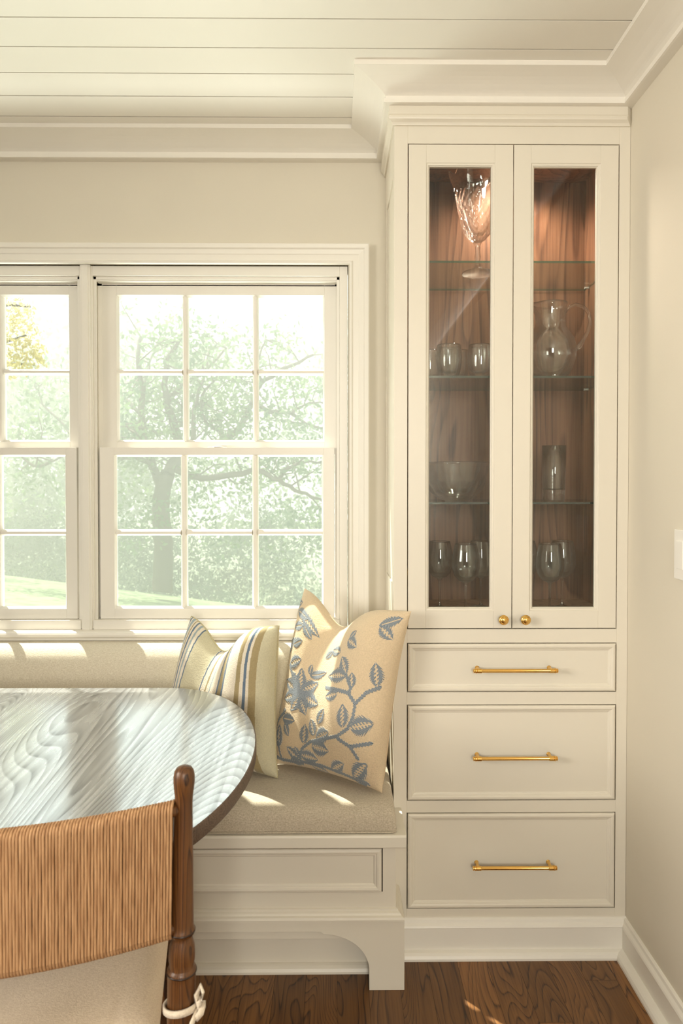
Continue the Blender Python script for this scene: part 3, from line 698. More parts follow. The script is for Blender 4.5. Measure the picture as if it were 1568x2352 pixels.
for k in range(13):
    a = k/12*math.pi/2; bsec.append((YW-0.024-0.078*math.cos(a)**0.9, 0.700+0.121*math.sin(a)**0.9))
bsec += [(YW-0.002, 0.8215)]
bk = MB(); bk.prism(bsec, lambda a, b_, h: (h, a, b_), BL, XC0-0.004)
bk.sm = [False, False] + [True]*len(bsec)
bko = bk.build('back_cushion', M['back_cloth']); fix_normals(bko)
e = bko.modifiers.new('edges', 'EDGE_SPLIT'); e.split_angle = 1.0
tag(bko, 'pale linen back cushion along the window wall below the sill', 'cushion')

# ---------------------------------------------------------------- pillows
def pillow(TL, TR, BR, BL_, N, thick, dent, back=0.9):
    """grids of the front and back faces; dent = (u, width, depth, thinning)"""
    u = np.linspace(0, 1, N); U, V = np.meshgrid(u, u)          # V: 0 bottom, 1 top
    TL, TR, BR, BL_ = [np.array(p) for p in (TL, TR, BR, BL_)]
    # edges bow inward between the pointed corners
    bow = 0.062
    Ub = 0.5 + (U-0.5)*(1 - bow*(1-(2*V-1)**2)*np.abs(2*U-1)**2); Vb = 0.5 + (V-0.5)*(1 - bow*(1-(2*U-1)**2)*np.abs(2*V-1)**2)
    P = ((1-Ub)*(1-Vb))[..., None]*BL_ + (Ub*(1-Vb))[..., None]*BR + (Ub*Vb)[..., None]*TR + ((1-Ub)*Vb)[..., None]*TL
    ex = (TR+BR-TL-BL_); ez = (TL+TR-BL_-BR); nrm = np.cross(ex, ez); nrm /= np.linalg.norm(nrm)
    eu = ex/np.linalg.norm(ex)
    T = thick*((1-np.abs(2*U-1)**3.2)*(1-np.abs(2*V-1)**3.6))**0.52
    if dent:
        uc, wd, dp, th = dent
        g = np.exp(-((U-uc)/wd)**2)
        P[..., 2] -= dp*g*V**2.2
        T *= 1 - th*g*V**2.0
        # cloth swells either side of the dent
        T *= 1 + 0.16*np.exp(-((np.abs(U-uc)-2.0*wd)/(wd))**2)*V
    # soft wrinkles
    wr = 0.0035*np.sin(9*U+5*V)*np.sin(7*V-3*U+1.0)*np.clip(T/thick, 0, 1)
    wr += 0.0025*np.sin(26*U - 17*V)*np.exp(-((U-0.9)/0.15)**2-((V-0.12)/0.15)**2)
    return U, V, P + (T*1.0+wr)[..., None]*nrm, P - (T*(back if back > 0.5 else back + 0.75*(1-V)**1.3))[..., None]*nrm, P, nrm

def grid_obj(name, G_, mat_, parent, flip=False, colors=None, disp=None):
    N = G_.shape[0]; off = np.array(parent.location)
    me = bpy.data.meshes.new(name); vs = (G_-off).reshape(-1, 3)
    i = np.arange(N*N).reshape(N, N)
    q = np.stack([i[:-1, :-1], i[:-1, 1:], i[1:, 1:], i[1:, :-1]], -1).reshape(-1, 4)
    if flip: q = q[:, ::-1]
    me.vertices.add(N*N); me.vertices.foreach_set('co', vs.astype(np.float32).ravel())
    me.loops.add(q.size); me.loops.foreach_set('vertex_index', q.astype(np.int32).ravel())
    me.polygons.add(len(q)); me.polygons.foreach_set('loop_start', np.arange(0, q.size, 4, dtype=np.int32)); me.polygons.foreach_set('loop_total', np.full(len(q), 4, dtype=np.int32))
    me.update(calc_edges=True); me.validate()
    me.polygons.foreach_set('use_smooth', np.ones(len(q), dtype=bool))
    if colors is not None:
        a = me.color_attributes.new('cloth', 'FLOAT_COLOR', 'POINT')
        c = np.concatenate([colors.reshape(-1, 3), np.ones((N*N, 1))], 1); a.data.foreach_set('color', c.astype(np.float32).ravel())
    me.materials.append(mat_)
    o = bpy.data.objects.new(name, me); COL.objects.link(o); o.parent = parent
    return o

LC = lambda r, g, b_: np.array(lin(r, g, b_)[:3])
# embroidered pillow: stems and leaves drawn on the cloth in its own width and height
LEAVES = [ # base, tip, width in design units (cloth seen square on: 0..1)
 ]
QUAD = [(848, 130), (1437, 258), (1275, 1238), (660, 1050)]     # top left, top right, bottom right, bottom left of the design sketch
leaf_sk = [((905,675),(915,530),62),((905,675),(1012,600),60),((905,675),(1015,738),62),((905,675),(940,800),58),((905,675),(848,782),58),((905,675),(792,715),50),((905,675),(800,610),50),((905,675),(850,560),44),
 ((830,530),(912,482),46),((958,555),(968,492),26),((960,560),(1055,540),36),((800,215),(872,182),36),((835,238),(765,285),36),((880,235),(995,312),46),((850,232),(935,250),38),((905,300),(838,325),36),((905,285),(958,350),38),((775,325),(745,362),26),
 ((800,460),(850,380),40),((850,420),(910,380),36),((1078,395),(1040,440),34),((1080,385),(1142,440),44),((1190,380),(1250,440),46),((1200,375),(1240,340),30),((1345,322),(1432,280),40),((1350,325),(1402,402),42),
 ((1190,590),(1155,472),54),((1190,592),(1068,568),52),((1218,665),(1222,578),42),((1138,690),(1060,695),42),((1335,660),(1336,525),50),((1165,882),(1170,748),58),((1205,885),(1310,862),64),
 ((988,925),(970,820),42),((998,940),(1082,905),60),((1013,852),(1055,765),44),((918,972),(935,850),52),((965,985),(1068,1020),58),((882,1040),(988,1075),50),((872,1092),(806,985),46),((868,1085),(800,1072),38),((872,1052),(858,988),30),
 ((1050,1140),(1140,1092),48),((1168,1182),(1260,1090),60),((1005,1165),(925,1115),44),((1225,1215),(1165,1200),34),((790,820),(872,835),40),((805,850),(830,925),34),((742,985),(765,855),64),((735,950),(705,905),34),((748,580),(772,520),34),((752,695),(742,612),40),((728,790),(738,700),36),((800,790),(803,762),22)]
stem_sk = [[(1062,640),(1120,662),(1200,690),(1235,750),(1220,830),(1190,890),(1130,930),(1040,945),(960,960),(905,1000),(880,1040),(870,1085)],[(1235,750),(1290,690),(1345,665)],[(870,1085),(920,1100),(990,1112),(1080,1150),(1170,1190),(1232,1215)],
 [(1130,940),(1190,990),(1222,1062)],[(1200,990),(1290,975)],[(690,905),(740,832),(800,790)],[(748,950),(742,1060),(660,1010)],[(742,1060),(870,1100)],[(755,570),(800,465),(860,385)],[(1190,592),(1215,665),(1205,690)],[(905,675),(830,530)],[(735,720),(760,560)]]
def homog(src, dst):
    A = []
    for (x_, y_), (u_, v_) in zip(src, dst):
        A.append([x_, y_, 1, 0, 0, 0, -u_*x_, -u_*y_, -u_]); A.append([0, 0, 0, x_, y_, 1, -v_*x_, -v_*y_, -v_])
    return np.linalg.svd(np.array(A))[2][-1].reshape(3, 3)
HM = homog(QUAD, [(0.02, 0.98), (0.98, 0.98), (0.98, 0.02), (0.02, 0.02)])
def to_uv(p):
    q = HM @ np.array([p[0], p[1], 1.0]); return q[:2]/q[2]
def embroidery(U, V):
    m = np.zeros_like(U); tone = np.zeros_like(U)
    px = 1.0/620
    for b0, t0, w in leaf_sk:
        a, c = to_uv(b0), to_uv(t0); d = c-a; L = np.hypot(*d); d = d/L
        s = ((U-a[0])*d[0] + (V-a[1])*d[1])/L; q = -(U-a[0])*d[1] + (V-a[1])*d[0]
        hw = 0.5*w*px*np.clip(np.sin(np.pi*np.clip(s, 0, 1)**0.85), 0, 1)**0.8
        rag = 1 + 0.16*np.sin(s*62 + np.abs(q)*420)
        ins = (s > 0) & (s < 1) & (np.abs(q) < hw*rag)
        st = 0.5 + 0.5*np.sin(s*L*720 + np.abs(q)*760)
        gap = (np.abs(q) < 0.0035) & (s > 0.12) & (s < 0.9)
        hol = (np.abs(q) < hw*0.36) & (np.sin(s*L*300+q*200) > -0.1) & (w > 40)
        k = ins & ~gap & ~hol
        tone = np.where(k, st, tone); m = np.where(k, 1.0, m)
    for sk in stem_sk:
        pts = [to_uv(p) for p in sk]
        for a, c in zip(pts[:-1], pts[1:]):
            d = c-a; L = max(np.hypot(*d), 1e-6); d = d/L
            s = np.clip((U-a[0])*d[0] + (V-a[1])*d[1], 0, L)
            dist = np.hypot(U-a[0]-s*d[0], V-a[1]-s*d[1]); q = -(U-a[0])*d[1] + (V-a[1])*d[0]
            k = dist < 0.0105*(1+0.25*np.sin(s*300+q*200))
            tone = np.where(k, 0.5+0.5*np.sin((s+q)*760), tone); m = np.where(k, 1.0, m)
    return m, tone
fp = thing('floral_pillow', (0.0, 2.05, 0.497), 'beige square pillow embroidered with blue leaves and a flower, chopped top', 'pillow')
pTL, pTR, pBR, pBL = (-0.099, 2.235, 1.004), (0.208, 1.908, 0.990), (0.127, 1.880, 0.500), (-0.188, 2.080, 0.500)
N = 520
U, V, FG, BG, PC, nr = pillow(pTL, pTR, pBR, pBL, N, 0.078, (0.40, 0.20, 0.075, 0.55))
mk, tn = embroidery(U, V)
basec = LC(220, 199, 167); c1, c2 = LC(66, 86, 108), LC(176, 182, 184)
colr = basec[None, None]*(1-mk[..., None]) + mk[..., None]*(c1[None, None]*(1-tn[..., None]) + c2[None, None]*tn[..., None])
FG = FG + (mk*(0.0012+0.0006*tn))[..., None]*nr
grid_obj('front_cover', FG, M['weave'], fp, False, colr)
U2, V2, _, BG2, PC2, _ = pillow(pTL, pTR, pBR, pBL, 60, 0.078, (0.40, 0.20, 0.075, 0.55), 0.20)
grid_obj('back_cover', BG2, M['sand'], fp, True)
# striped pillow
sp_ = thing('striped_pillow', (-0.35, 2.08, 0.497), 'sage green pillow with blue and tan stripes between table and floral pillow', 'pillow')
qTL, qTR, qBR, qBL = (-0.452, 2.185, 0.925), (-0.164, 2.015, 0.928), (-0.165, 1.980, 0.500), (-0.560, 2.130, 0.500)
N = 300
U, V, FG, BG, PC, nr = pillow(qTL, qTR, qBR, qBL, N, 0.072, (0.40, 0.21, 0.085, 0.55))
Us = U + 0.02*np.sin(3*V)
sage, pale = LC(206, 200, 172), LC(228, 218, 200); blue, tan_, lb = LC(104, 122, 142), LC(166, 150, 112), LC(158, 172, 178)
col = np.broadcast_to(sage, U.shape+(3,)).copy()
for a, b_, c_ in [(0.0,0.20,pale),(0.02,0.035,blue),(0.05,0.075,lb),(0.09,0.10,tan_),(0.115,0.13,blue),(0.15,0.165,lb),(0.19,0.20,blue),
                   (0.37,0.69,pale),(0.375,0.385,blue),(0.425,0.44,tan_),(0.47,0.48,lb),(0.55,0.565,blue),(0.565,0.605,tan_),(0.605,0.623,blue),(0.69,0.86,pale),(0.745,0.785,tan_),(0.815,0.838,blue),(0.86,0.915,tan_)]:
    k = (Us > a) & (Us < b_); col[k] = c_
grid_obj('front_cover', FG, M['weave'], sp_, False, col)
_, _, _, BG2, PC2, _ = pillow(qTL, qTR, qBR, qBL, 60, 0.072, (0.40, 0.21, 0.085, 0.55))
grid_obj('back_cover', BG2, M['khaki'], sp_, True)
loop = [tuple(p) for p in PC2[0, :]] + [tuple(p) for p in PC2[1:, -1]] + [tuple(p) for p in PC2[-1, ::-1]][1:] + [tuple(p) for p in PC2[::-1, 0]][1:]
MB().tube(loop, 0.0022, 6).build('piping', M['khaki'], sp_)

# ---------------------------------------------------------------- dining table
tb = thing('dining_table', (-1.1, 1.498, 0), 'dark oak dining table with rounded end and glossy grained top', 'table')
cxr, cyt, aa, bb2 = -0.490, 1.498, 0.314, 0.498
cxl = -1.75
out = []
for k in range(0, 49):
    a = -math.pi/2 + math.pi*k/48; out.append((cxr + aa*abs(math.cos(a))**0.96, cyt + bb2*math.sin(a)))
for k in range(0, 49):
    a = math.pi/2 + math.pi*k/48; out.append((cxl - aa*abs(math.cos(a)), cyt + bb2*math.sin(a)))
tt_ = MB(); n = len(out); ccx, ccy = (cxr+cxl)/2, cyt
def ring(k, z): return [(ccx+(x_-ccx)*k if False else x_, y_, z) for x_, y_ in out]
def inset(d):
    r = []
    for i in range(n):
        x0_, y0_ = out[i-1]; x1_, y1_ = out[(i+1) % n]; dx_, dy_ = x1_-x0_, y1_-y0_; l = math.hypot(dx_, dy_) or 1
        r.append((out[i][0]-dy_/l*d, out[i][1]+dx_/l*d))
    return r
rings = [(0.0030, 0.7550), (0.0008, 0.7543), (0.0, 0.7525), (0.0, 0.7275), (0.0012, 0.7255), (0.004, 0.7250)]
vs = []
for d, z in rings: vs += [(x_, y_, z) for x_, y_ in inset(d)]
fs = [(i*n+(k+1) % n, i*n+k, (i+1)*n+k, (i+1)*n+(k+1) % n) for i in range(len(rings)-1) for k in range(n)]
tt_.add(vs, fs, 1, True); tt_.add([(x_, y_, 0.755) for x_, y_ in inset(0.0030)], [tuple(range(n))], 0); tt_.add([(x_, y_, 0.725) for x_, y_ in inset(0.004)], [tuple(range(n))[::-1]], 1)
tt_.build('table_top', [M['table_top'], M['table_edge']], tb)
MB().box(-1.85, -0.50, 1.38, 1.61, 0.665, 0.7248).build('apron', M['table_edge'], tb, bevel=0.003)
for xl in (-0.78, -1.55):
    pd = MB().lathe([(0.15, 0.0), (0.15, 0.03), (0.12, 0.05), (0.07, 0.09), (0.055, 0.16), (0.075, 0.26), (0.09, 0.36), (0.075, 0.46), (0.055, 0.54), (0.08, 0.60), (0.11, 0.640), (0.11, 0.6648)], (xl, 1.498, 0.0005), 'z', 40)
    pd.build('pedestal', M['table_edge'], tb)

# ---------------------------------------------------------------- chair
ch = thing('dining_chair', (-0.47, 1.2, 0), 'dark turned oak chair with woven cord back, seen from behind', 'chair')
XP, YP = -0.227, 1.040; XP2 = -0.662; YP2 = 0.930; KC = 0.9455
POST = [(0.0215, 0.0), (0.0215, 0.10), (0.0205, 0.30), (0.0218, 0.44), (0.0221, 0.50), (0.0222, 0.560), (0.0218, 0.5660), (0.0228, 0.5690), (0.0228, 0.5740), (0.0200, 0.5770), (0.0190, 0.5790), (0.0206, 0.590), (0.0207, 0.600), (0.0196, 0.612), (0.0165, 0.6225), (0.0155, 0.6270), (0.0160, 0.6290), (0.0192, 0.6310), (0.0199, 0.6340), (0.0199, 0.6375), (0.0185, 0.6400), (0.0178, 0.648), (0.0170, 0.690), (0.0160, 0.740), (0.0148, 0.790), (0.0140, 0.825), (0.0138, 0.840), (0.0143, 0.852), (0.0158, 0.864), (0.0167, 0.874), (0.0166, 0.882), (0.0152, 0.890), (0.0120, 0.8955), (0.0060, 0.8985), (0.0, 0.8992)]
def post(x0):
    pr_ = [(r_*KC, 0.0 if z_ == 0 else CAM_H-(CAM_H-z_)*KC) for r_, z_ in POST]
    o = MB().lathe(pr_, (x0, YP if x0 == XP else YP2, 0.0005), 'z', 40)
    o.v = [(x_ + (z_-0.9)*(0.018 if x0 > -0.5 else -0.018)*0.9, y_, z_) for x_, y_, z_ in o.v]
    return o
for x0 in (XP, XP2):
    post(x0).build('back_post', M['chair_wood'], ch)
dring = simple('dark_turned_ring', lin(44,26,14), 0.35)
for x0 in (XP, XP2):
    for z_ in (0.614, 0.675):
        dkr = MB()
        sx = (z_-0.9)*(0.0162 if x0 > -0.5 else -0.0162)
        r0_ = 0.0224 if z_ < 0.64 else 0.0196
        dkr.lathe([(0.0170, -0.0022), (r0_, -0.0012), (r0_+0.0003, 0), (r0_, 0.0012), (0.0170, 0.0022)], (x0+sx, YP if x0 == XP else YP2, z_), 'z', 40)
        dkr.build('turned_ring', dring, ch)
# wrapped cord back: each cord a loop around two bowed rails
def bow(x_):
    s = (x_-XP2)/(XP-XP2); return YP2 + (YP-YP2)*s - 0.020*4*s*(1-s)
def sag(x_):
    s = (x_-XP2)/(XP-XP2); return -0.006*(4*s*(1-s))
x_a, x_b = XP2+0.0125, XP-0.0125
nc = 100; cb_ = MB(); cw = (x_b-x_a)/nc
ztop, zbot = 0.8735, 0.670
for k in range(nc):
    x_ = x_a + (k+0.5)*cw; yc = bow(x_); dz = sag(x_); r_ = cw*0.53*rng.uniform(0.94, 1.05); w = 0.0125
    pts = []
    jx = [rng.uniform(-0.0004, 0.0004) for _ in range(8)]
    dx_l = (zbot-0.9)*0.016*((x_-XP2)/(XP-XP2)-0.5)*2
    def P(y_, z_, j=0): 
        lean = (z_-0.9)*0.0162*((x_-XP2)/(XP-XP2)*2-1)
        return (x_+lean+j, y_, z_)
    zt_, zb_ = ztop+dz, zbot+dz
    for q in range(7): pts.append(P(yc-w, zb_+0.012+(zt_-zb_-0.024)*q/6, jx[q]))
    for q in range(1, 8): a = math.pi*q/8; pts.append(P(yc-w*math.cos(a), zt_-0.012+0.012*math.sin(a)))
    for q in range(5): pts.append(P(yc+w, zt_-0.012-(zt_-zb_-0.024)*q/4))
    for q in range(1, 8): a = math.pi*q/8; pts.append(P(yc+w*math.cos(a), zb_+0.012-0.012*math.sin(a)))
    pts.append(pts[0])
    cb_.tube(pts, r_, 7, cap=False)
cb_.build('cord_back', M['cord'], ch)
rl = MB()
for z_ in (ztop-0.013, zbot+0.013):
    rl.tube([(XP2 + (XP-XP2)*k/16, bow(XP2 + (XP-XP2)*k/16), z_+sag(XP2 + (XP-XP2)*k/16)) for k in range(17)], 0.0095, 10)
rl.build('back_rail', M['chair_wood'], ch)
for x0 in (XP-0.145, XP2+0.145):
    MB().lathe([(0.018, 0.0), (0.0215, 0.10), (0.019, 0.3), (0.022, 0.40), (0.022, 0.435)], (x0, 1.50, 0.0005), 'z', 24).build('front_leg', M['chair_wood'], ch)
sr = MB()
for a, b_ in [((XP, YP), (XP-0.145, 1.5)), ((XP2, YP2), (XP2+0.145, 1.5)), ((XP, YP), (XP2, YP2)), ((XP-0.145, 1.5), (XP2+0.145, 1.5))]:
    for z_ in (0.20, 0.415): sr.tube([(a[0], a[1], z_), (b_[0], b_[1], z_)], 0.012 if z_ < 0.3 else 0.016, 12)
sr.build('stretcher', M['chair_wood'], ch)
# seat cushion tied to the post
cu = thing('chair_cushion', (-0.47, 1.3, 0.433), 'cream linen seat cushion tied onto the cord-back chair', 'cushion')
NU = 60; uu = np.linspace(0, 1, NU); U, V = np.meshgrid(uu, uu)
X0_, X1_, Y0_, Y1_ = -0.640, -0.277, 1.075, 1.50
Xg = X0_ + (X1_-X0_)*(0.5+(U-0.5)*(1-0.40*V)) ; Yg = Y0_ + (Y1_-Y0_)*V + (Xg-X1_)*0.28*(1-V)
su = np.abs(2*U-1); sv = np.abs(2*V-1)
Tt = ((1-su**9)*(1-sv**9))**0.5
wr = 0.003*np.sin(14*U+6*V)*np.exp(-((V)/0.12)) + 0.002*np.sin(5*U)*np.sin(4*V+1) - 0.004*np.exp(-((U-0.80-0.1*V)/0.02)**2)*np.exp(-V/0.12)
Zt = 0.468 + 0.034*Tt + 0.012*(1-su**2)*(1-sv**2) + wr
Zb = 0.468 - 0.030*Tt
grid_obj('cover', np.stack([Xg, Yg, Zt], -1), M['linen'], cu)
grid_obj('underside', np.stack([Xg, Yg, Zb], -1), M['linen'], cu, True)
tie = MB(); zc_ = 0.5655; xc_ = XP + (zc_-0.9)*0.0162
lp = [(xc_ + 0.0255*math.cos(a), YP + 0.0255*math.sin(a), zc_ - 0.004 + 0.005*math.cos(a+1.0)) for a in [2*math.pi*k/32 for k in range(33)]]
def tape(pts, w, th):
    mbt = MB(); vs_ = []; pts = [Vector(p) for p in pts]
    for i, p in enumerate(pts):
        tg = (pts[min(i+1, len(pts)-1)]-pts[max(i-1, 0)]).normalized(); side = tg.cross(Vector((0, 0, 1))); side = side.normalized() if side.length > 1e-4 else Vector((1, 0, 0))
        upv = side.cross(tg).normalized()
        for a, b2 in ((-1, -1), (1, -1), (1, 1), (-1, 1)): vs_.append(p + side*th*a*0.5 + upv*w*b2*0.5)
    m_ = len(pts); f_ = [(i*4+k, i*4+(k+1) % 4, (i+1)*4+(k+1) % 4, (i+1)*4+k) for i in range(m_-1) for k in range(4)] + [(3, 2, 1, 0), ((m_-1)*4, (m_-1)*4+1, (m_-1)*4+2, (m_-1)*4+3)]
    return mbt.add(vs_, f_, 0, True)
kx, ky = xc_+0.027, YP-0.012
T1 = tape(lp, 0.0095, 0.0035)
T2 = tape([(kx, ky, zc_-0.002), (kx+0.004, ky-0.006, zc_+0.012), (kx+0.009, ky-0.004, zc_+0.026), (kx+0.005, ky+0.004, zc_+0.030), (kx-0.002, ky+0.002, zc_+0.018), (kx, ky, zc_)], 0.008, 0.003)
T3 = tape([(kx, ky, zc_-0.002), (kx-0.006, ky-0.012, zc_-0.014), (kx-0.012, ky-0.014, zc_-0.035), (kx-0.018, ky-0.012, zc_-0.060), (kx-0.016, ky-0.012, zc_-0.085)], 0.008, 0.003)
T4 = tape([(kx-0.002, ky-0.006, zc_-0.012), (kx+0.006, ky-0.008, zc_-0.002), (kx+0.010, ky, zc_+0.006), (kx+0.004, ky+0.004, zc_-0.006), (kx-0.002, ky-0.006, zc_-0.012)], 0.009, 0.004)
for q in (T2, T3, T4): T1.add(q.v, q.f, 0, True)
T1.build('tie', M['tape'], cu)

# ---------------------------------------------------------------- switch plate on the right wall
sw = thing('light_switch', (XR, 1.65, 1.17), 'white rocker light switch plate on the right wall', 'light switch')
MB().box(XR-0.0055, XR-0.0002, 1.575, 1.688, 1.112, 1.232).build('plate', M['plastic'], sw, bevel=0.002)
for y0_ in (1.640, 1.594):
    MB().box(XR-0.0085, XR-0.005, y0_, y0_+0.033, 1.138, 1.206).build('rocker', M['plastic'], sw, bevel=0.0015)

# ---------------------------------------------------------------- outdoors
def leaves(mb_pts, size, n_each, spread, seed):
    """many small leaf blades around the given points, one mesh"""
    r = np.random.default_rng(seed); C_ = []; 
    for (p, s, k) in mb_pts:
        d = r.normal(size=(k, 3)); d /= np.linalg.norm(d, axis=1)[:, None]; rad = s*np.cbrt(r.random(k))[:, None]
        C_.append(np.array(p)[None] + d*rad*np.array([1, 1, 0.8]))
    C_ = np.concatenate(C_); k = len(C_)
    a = r.normal(size=(k, 3)); a /= np.linalg.norm(a, axis=1)[:, None]
    b_ = np.cross(a, r.normal(size=(k, 3))); b_ /= np.linalg.norm(b_, axis=1)[:, None]
    L = size*(0.6+0.8*r.random(k))[:, None]; w = L*0.45
    q = np.stack([C_-a*L*0.5, C_+b_*w*0.5, C_+a*L*0.5, C_-b_*w*0.5], 1)
    return q.reshape(-1, 3), k
def leaf_obj(name, pts, size, seed, mat_, parent=None):
    v_, k = leaves(pts, size, 0, 0, seed)
    if parent: v_ = v_ - np.array(parent.location)
    me = bpy.data.meshes.new(name); me.vertices.add(4*k); me.vertices.foreach_set('co', v_.astype(np.float32).ravel())
    me.loops.add(4*k); me.loops.foreach_set('vertex_index', np.arange(4*k, dtype=np.int32))
    me.polygons.add(k); me.polygons.foreach_set('loop_start', np.arange(0, 4*k, 4, dtype=np.int32)); me.polygons.foreach_set('loop_total', np.full(k, 4, dtype=np.int32))
    me.update(calc_edges=True); me.materials.append(mat_)
    o = bpy.data.objects.new(name, me); COL.objects.link(o)
    if parent: o.parent = parent
    return o
# lawn falling away to the right
lw = MB(); ng = 40; vs = []
EA, EB = at(-900, 1207, 19.0), at(1700, 1532, 19.0)
for j in range(ng+1):
    for i in range(ng+1):
        s, t_ = i/ng, j/ng
        e_ = EA.lerp(EB, s); zf = -0.55 - 0.9*(s-0.35)
        Y_ = 3.0 + (19.0-3.0)*t_; xx = (EA.x*0.6 + (EB.x-EA.x)*0.6*s)*(1-t_) + e_.x*t_
        vs.append((xx, Y_, zf*(1-t_) + e_.z*t_ + 0.25*math.sin(math.pi*t_)))
for j in range(ng+1): pass
fs = [(j*(ng+1)+i, j*(ng+1)+i+1, (j+1)*(ng+1)+i+1, (j+1)*(ng+1)+i) for j in range(ng) for i in range(ng)]
lw.add(vs, fs, 0, True); lawn = lw.build('lawn', M['grass'])
struct(lawn, 'pale green mown lawn sloping down outside the window', 'lawn')
gw = MB(); gw.add([(-60, 18.5, -4.2), (60, 18.5, -4.2), (60, 70, -3.0), (-60, 70, -3.0)], [(0, 1, 2, 3)])
struct(gw.build('woodland_ground', M['grass']), 'shaded ground beneath the trees beyond the lawn', 'ground')

YT = 17.0
tree = thing('old_tree', tuple(at(372, 1350, YT)), 'large spreading tree with crooked limbs beyond the lawn', 'tree')
limbs = [ # (pixel path, start and end radius in pixels)
 ([(372,1362),(374,1300),(372,1230),(370,1170),(375,1120),(385,1085)], 24, 17),
 ([(372,1125),(352,1070),(332,1010),(322,950),(326,890),(318,830),(324,775)], 11, 4),
 ([(332,1010),(300,985),(272,975)], 5, 2), ([(326,890),(345,835),(360,790)], 4, 2),
 ([(385,1085),(408,1040),(402,985),(384,930),(378,870),(392,810),(430,760)], 13, 3), ([(384,930),(420,880),(470,850),(520,800)], 6, 2),
 ([(385,1085),(428,1035),(470,1022),(520,1008),(560,965),(580,920),(600,880),(650,850),(720,815)], 12, 3), ([(520,1008),(500,985),(478,975),(462,940),(470,900),(500,860)], 6, 2),
 ([(600,880),(592,830),(610,780)], 4, 1.5), ([(580,925),(620,945),(670,950),(705,975),(760,985)], 6, 2), ([(670,950),(700,930),(740,925)], 4, 1.5),
 ([(428,1035),(445,1000),(446,940),(470,860),(480,800)], 7, 2), ([(402,985),(430,960),(446,930)], 5, 2),
 ([(405,1075),(450,1095),(520,1095),(590,1080),(640,1105),(690,1130),(740,1150)], 9, 3), ([(640,1105),(660,1075),(700,1060),(750,1065)], 5, 2),
 ([(322,950),(290,920),(260,890),(200,870)], 5, 2), ([(352,1070),(300,1050),(240,1060),(180,1040),(120,1060)], 6, 2),
 ([(120,1060),(85,1070),(50,1050),(20,1020)], 4, 2), ([(180,1040),(150,980),(100,930),(80,880)], 4, 1.5)]
tm = MB(); crown_pts = []
for k, (pp, r0, r1) in enumerate(limbs):
    n_ = len(pp); pts = []; rad = []
    P3 = [at(x_, y_, YT + 0.9*math.sin(k*2.1 + i*0.6)*(1 if i and k else 0)) for i, (x_, y_) in enumerate(pp)]
    if k: P3[0] = at(pp[0][0], pp[0][1], YT)
    for i in range(n_-1):
        for q in range(4):
            s = q/4; p0 = P3[max(i-1, 0)]; p1 = P3[i]; p2 = P3[i+1]; p3 = P3[min(i+2, n_-1)]
            pt = 0.5*((2*p1) + (-p0+p2)*s + (2*p0-5*p1+4*p2-p3)*s*s + (-p0+3*p1-3*p2+p3)*s**3)
            pts.append(pt + Vector((rng.uniform(-1,1), rng.uniform(-1,1), rng.uniform(-1,1)))*0.03)
    pts.append(P3[-1]); m_ = len(pts)
    rad = [(r0 + (r1-r0)*i/(m_-1))*YT/F_PX for i in range(m_)]
    tm.tube(pts, rad, 9)
    if k:
        for i in range(2, m_, 2):
            # twigs
            d = Vector((rng.uniform(-1,1), rng.uniform(-.6,.6), rng.uniform(-0.3,1))).normalized()*rng.uniform(0.5, 1.3)
            mid = pts[i] + d*0.5 + Vector((rng.uniform(-.2,.2), 0, rng.uniform(-.2,.2)))
            tm.tube([pts[i], mid, pts[i]+d], [0.022, 0.014, 0.006], 5)
            crown_pts += [(tuple(pts[i]+d), 0.55, 34), (tuple(mid), 0.45, 14)]
tm.build('trunk', M['bark'], tree)
for _ in range(90):
    x_, y_ = rng.uniform(240, 800), rng.uniform(860, 1260)
    crown_pts.append((tuple(at(x_, y_, YT + rng.uniform(-1.2, 2.0))), 0.55, 34))
for _ in range(60):
    x_, y_ = rng.uniform(-250, 250), rng.uniform(900, 1200)
    crown_pts.append((tuple(at(x_, y_, YT + rng.uniform(-1.0, 2.0))), 0.6, 34))
leaf_obj('foliage', crown_pts, 0.15, 3, M['leaf'], tree)

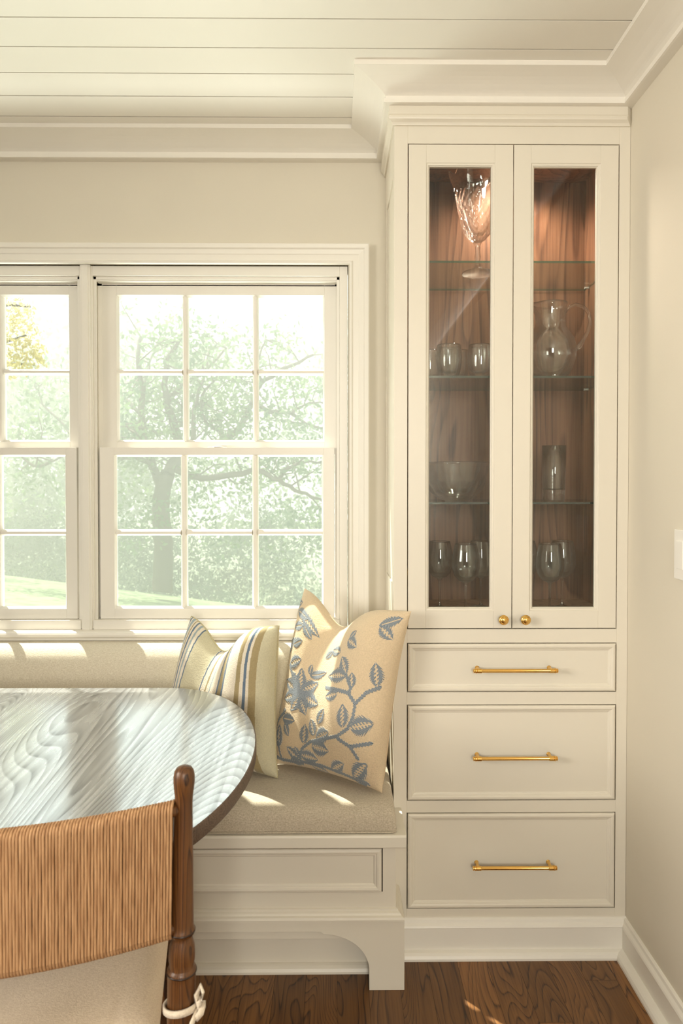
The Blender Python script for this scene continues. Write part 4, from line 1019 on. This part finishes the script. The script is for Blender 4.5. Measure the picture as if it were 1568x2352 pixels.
YG = 9.0
gt = thing('yellow_leafed_tree', tuple(at(-150, 1330, YG)), 'tree with small yellow leaves at the top of the left window', 'tree')
gm = MB(); gp = []
br = [([(-150,1330),(-150,1100),(-140,900),(-120,700),(-100,560)], 22, 10), ([(-140,900),(-60,820),(0,790),(60,770)], 7, 2), ([(-130,800),(-50,720),(20,700),(70,705)], 6, 2), ([(-140,860),(-40,850),(20,835),(80,838)], 6, 2), ([(-120,700),(-60,640),(0,640),(50,665)], 6, 2)]
for pp, r0, r1 in br:
    pts = [at(x_, y_, YG) for x_, y_ in pp]; gm.tube(pts, [(r0+(r1-r0)*i/(len(pp)-1))*YG/F_PX for i in range(len(pp))], 8)
gm.build('trunk', M['bark'], gt)
for x_, y_, s_, k in [(40,700,0.13,60),(62,712,0.10,40),(25,740,0.13,60),(55,745,0.13,65),(75,762,0.10,45),(30,790,0.14,80),(60,800,0.15,90),(84,806,0.09,40),(35,830,0.14,80),(70,832,0.14,80),(92,826,0.05,14),(15,850,0.15,70),(50,842,0.12,50),(-10,760,0.2,120),(-30,700,0.25,140),(-40,820,0.25,140),(10,690,0.14,60)]:
    gp.append((tuple(at(x_, y_, YG+rng.uniform(-.3, .3))), s_*1.4, int(k*1.15)))
leaf_obj('foliage', gp, 0.062, 5, M['leaf_gold'], gt)

# wood behind: nobody could count its crowns and bushes
wp = []
for _ in range(860):
    x_ = rng.uniform(-1400, 2700) if rng.random() < 0.7 else rng.uniform(-500, 300); yb_ = 1240 + 0.0*x_
    y_ = rng.uniform(850, 1420) if rng.random() < 0.8 else rng.uniform(740, 900)
    wp.append((tuple(at(x_, y_, rng.uniform(22, 31))), rng.uniform(1.0, 1.9), 150))
tag(leaf_obj('woodland_foliage', wp, 0.24, 8, M['leaf']), 'hazy pale green wood filling the view behind the lawn', 'foliage', kind='stuff')
hp_ = []
for _ in range(560):
    x_ = rng.uniform(-1100, 2300); base_y = 1318 + (x_-0)*0.125
    y_ = base_y - rng.uniform(-30, 150 + (70 if x_ > 550 else 0))
    hp_.append((tuple(at(x_, y_, rng.uniform(19.6, 22.0))), rng.uniform(0.4, 0.85), 95))
tag(leaf_obj('thicket_foliage', hp_, 0.15, 9, M['leaf_dark']), 'dense darker green thicket along the lower edge of the lawn', 'foliage', kind='stuff')
hz = MB().box(-45, 45, 6.0, 45, -6, 9).build('haze', M['haze'])
tag(hz, 'white sunlit morning haze in the garden', 'haze', kind='stuff')
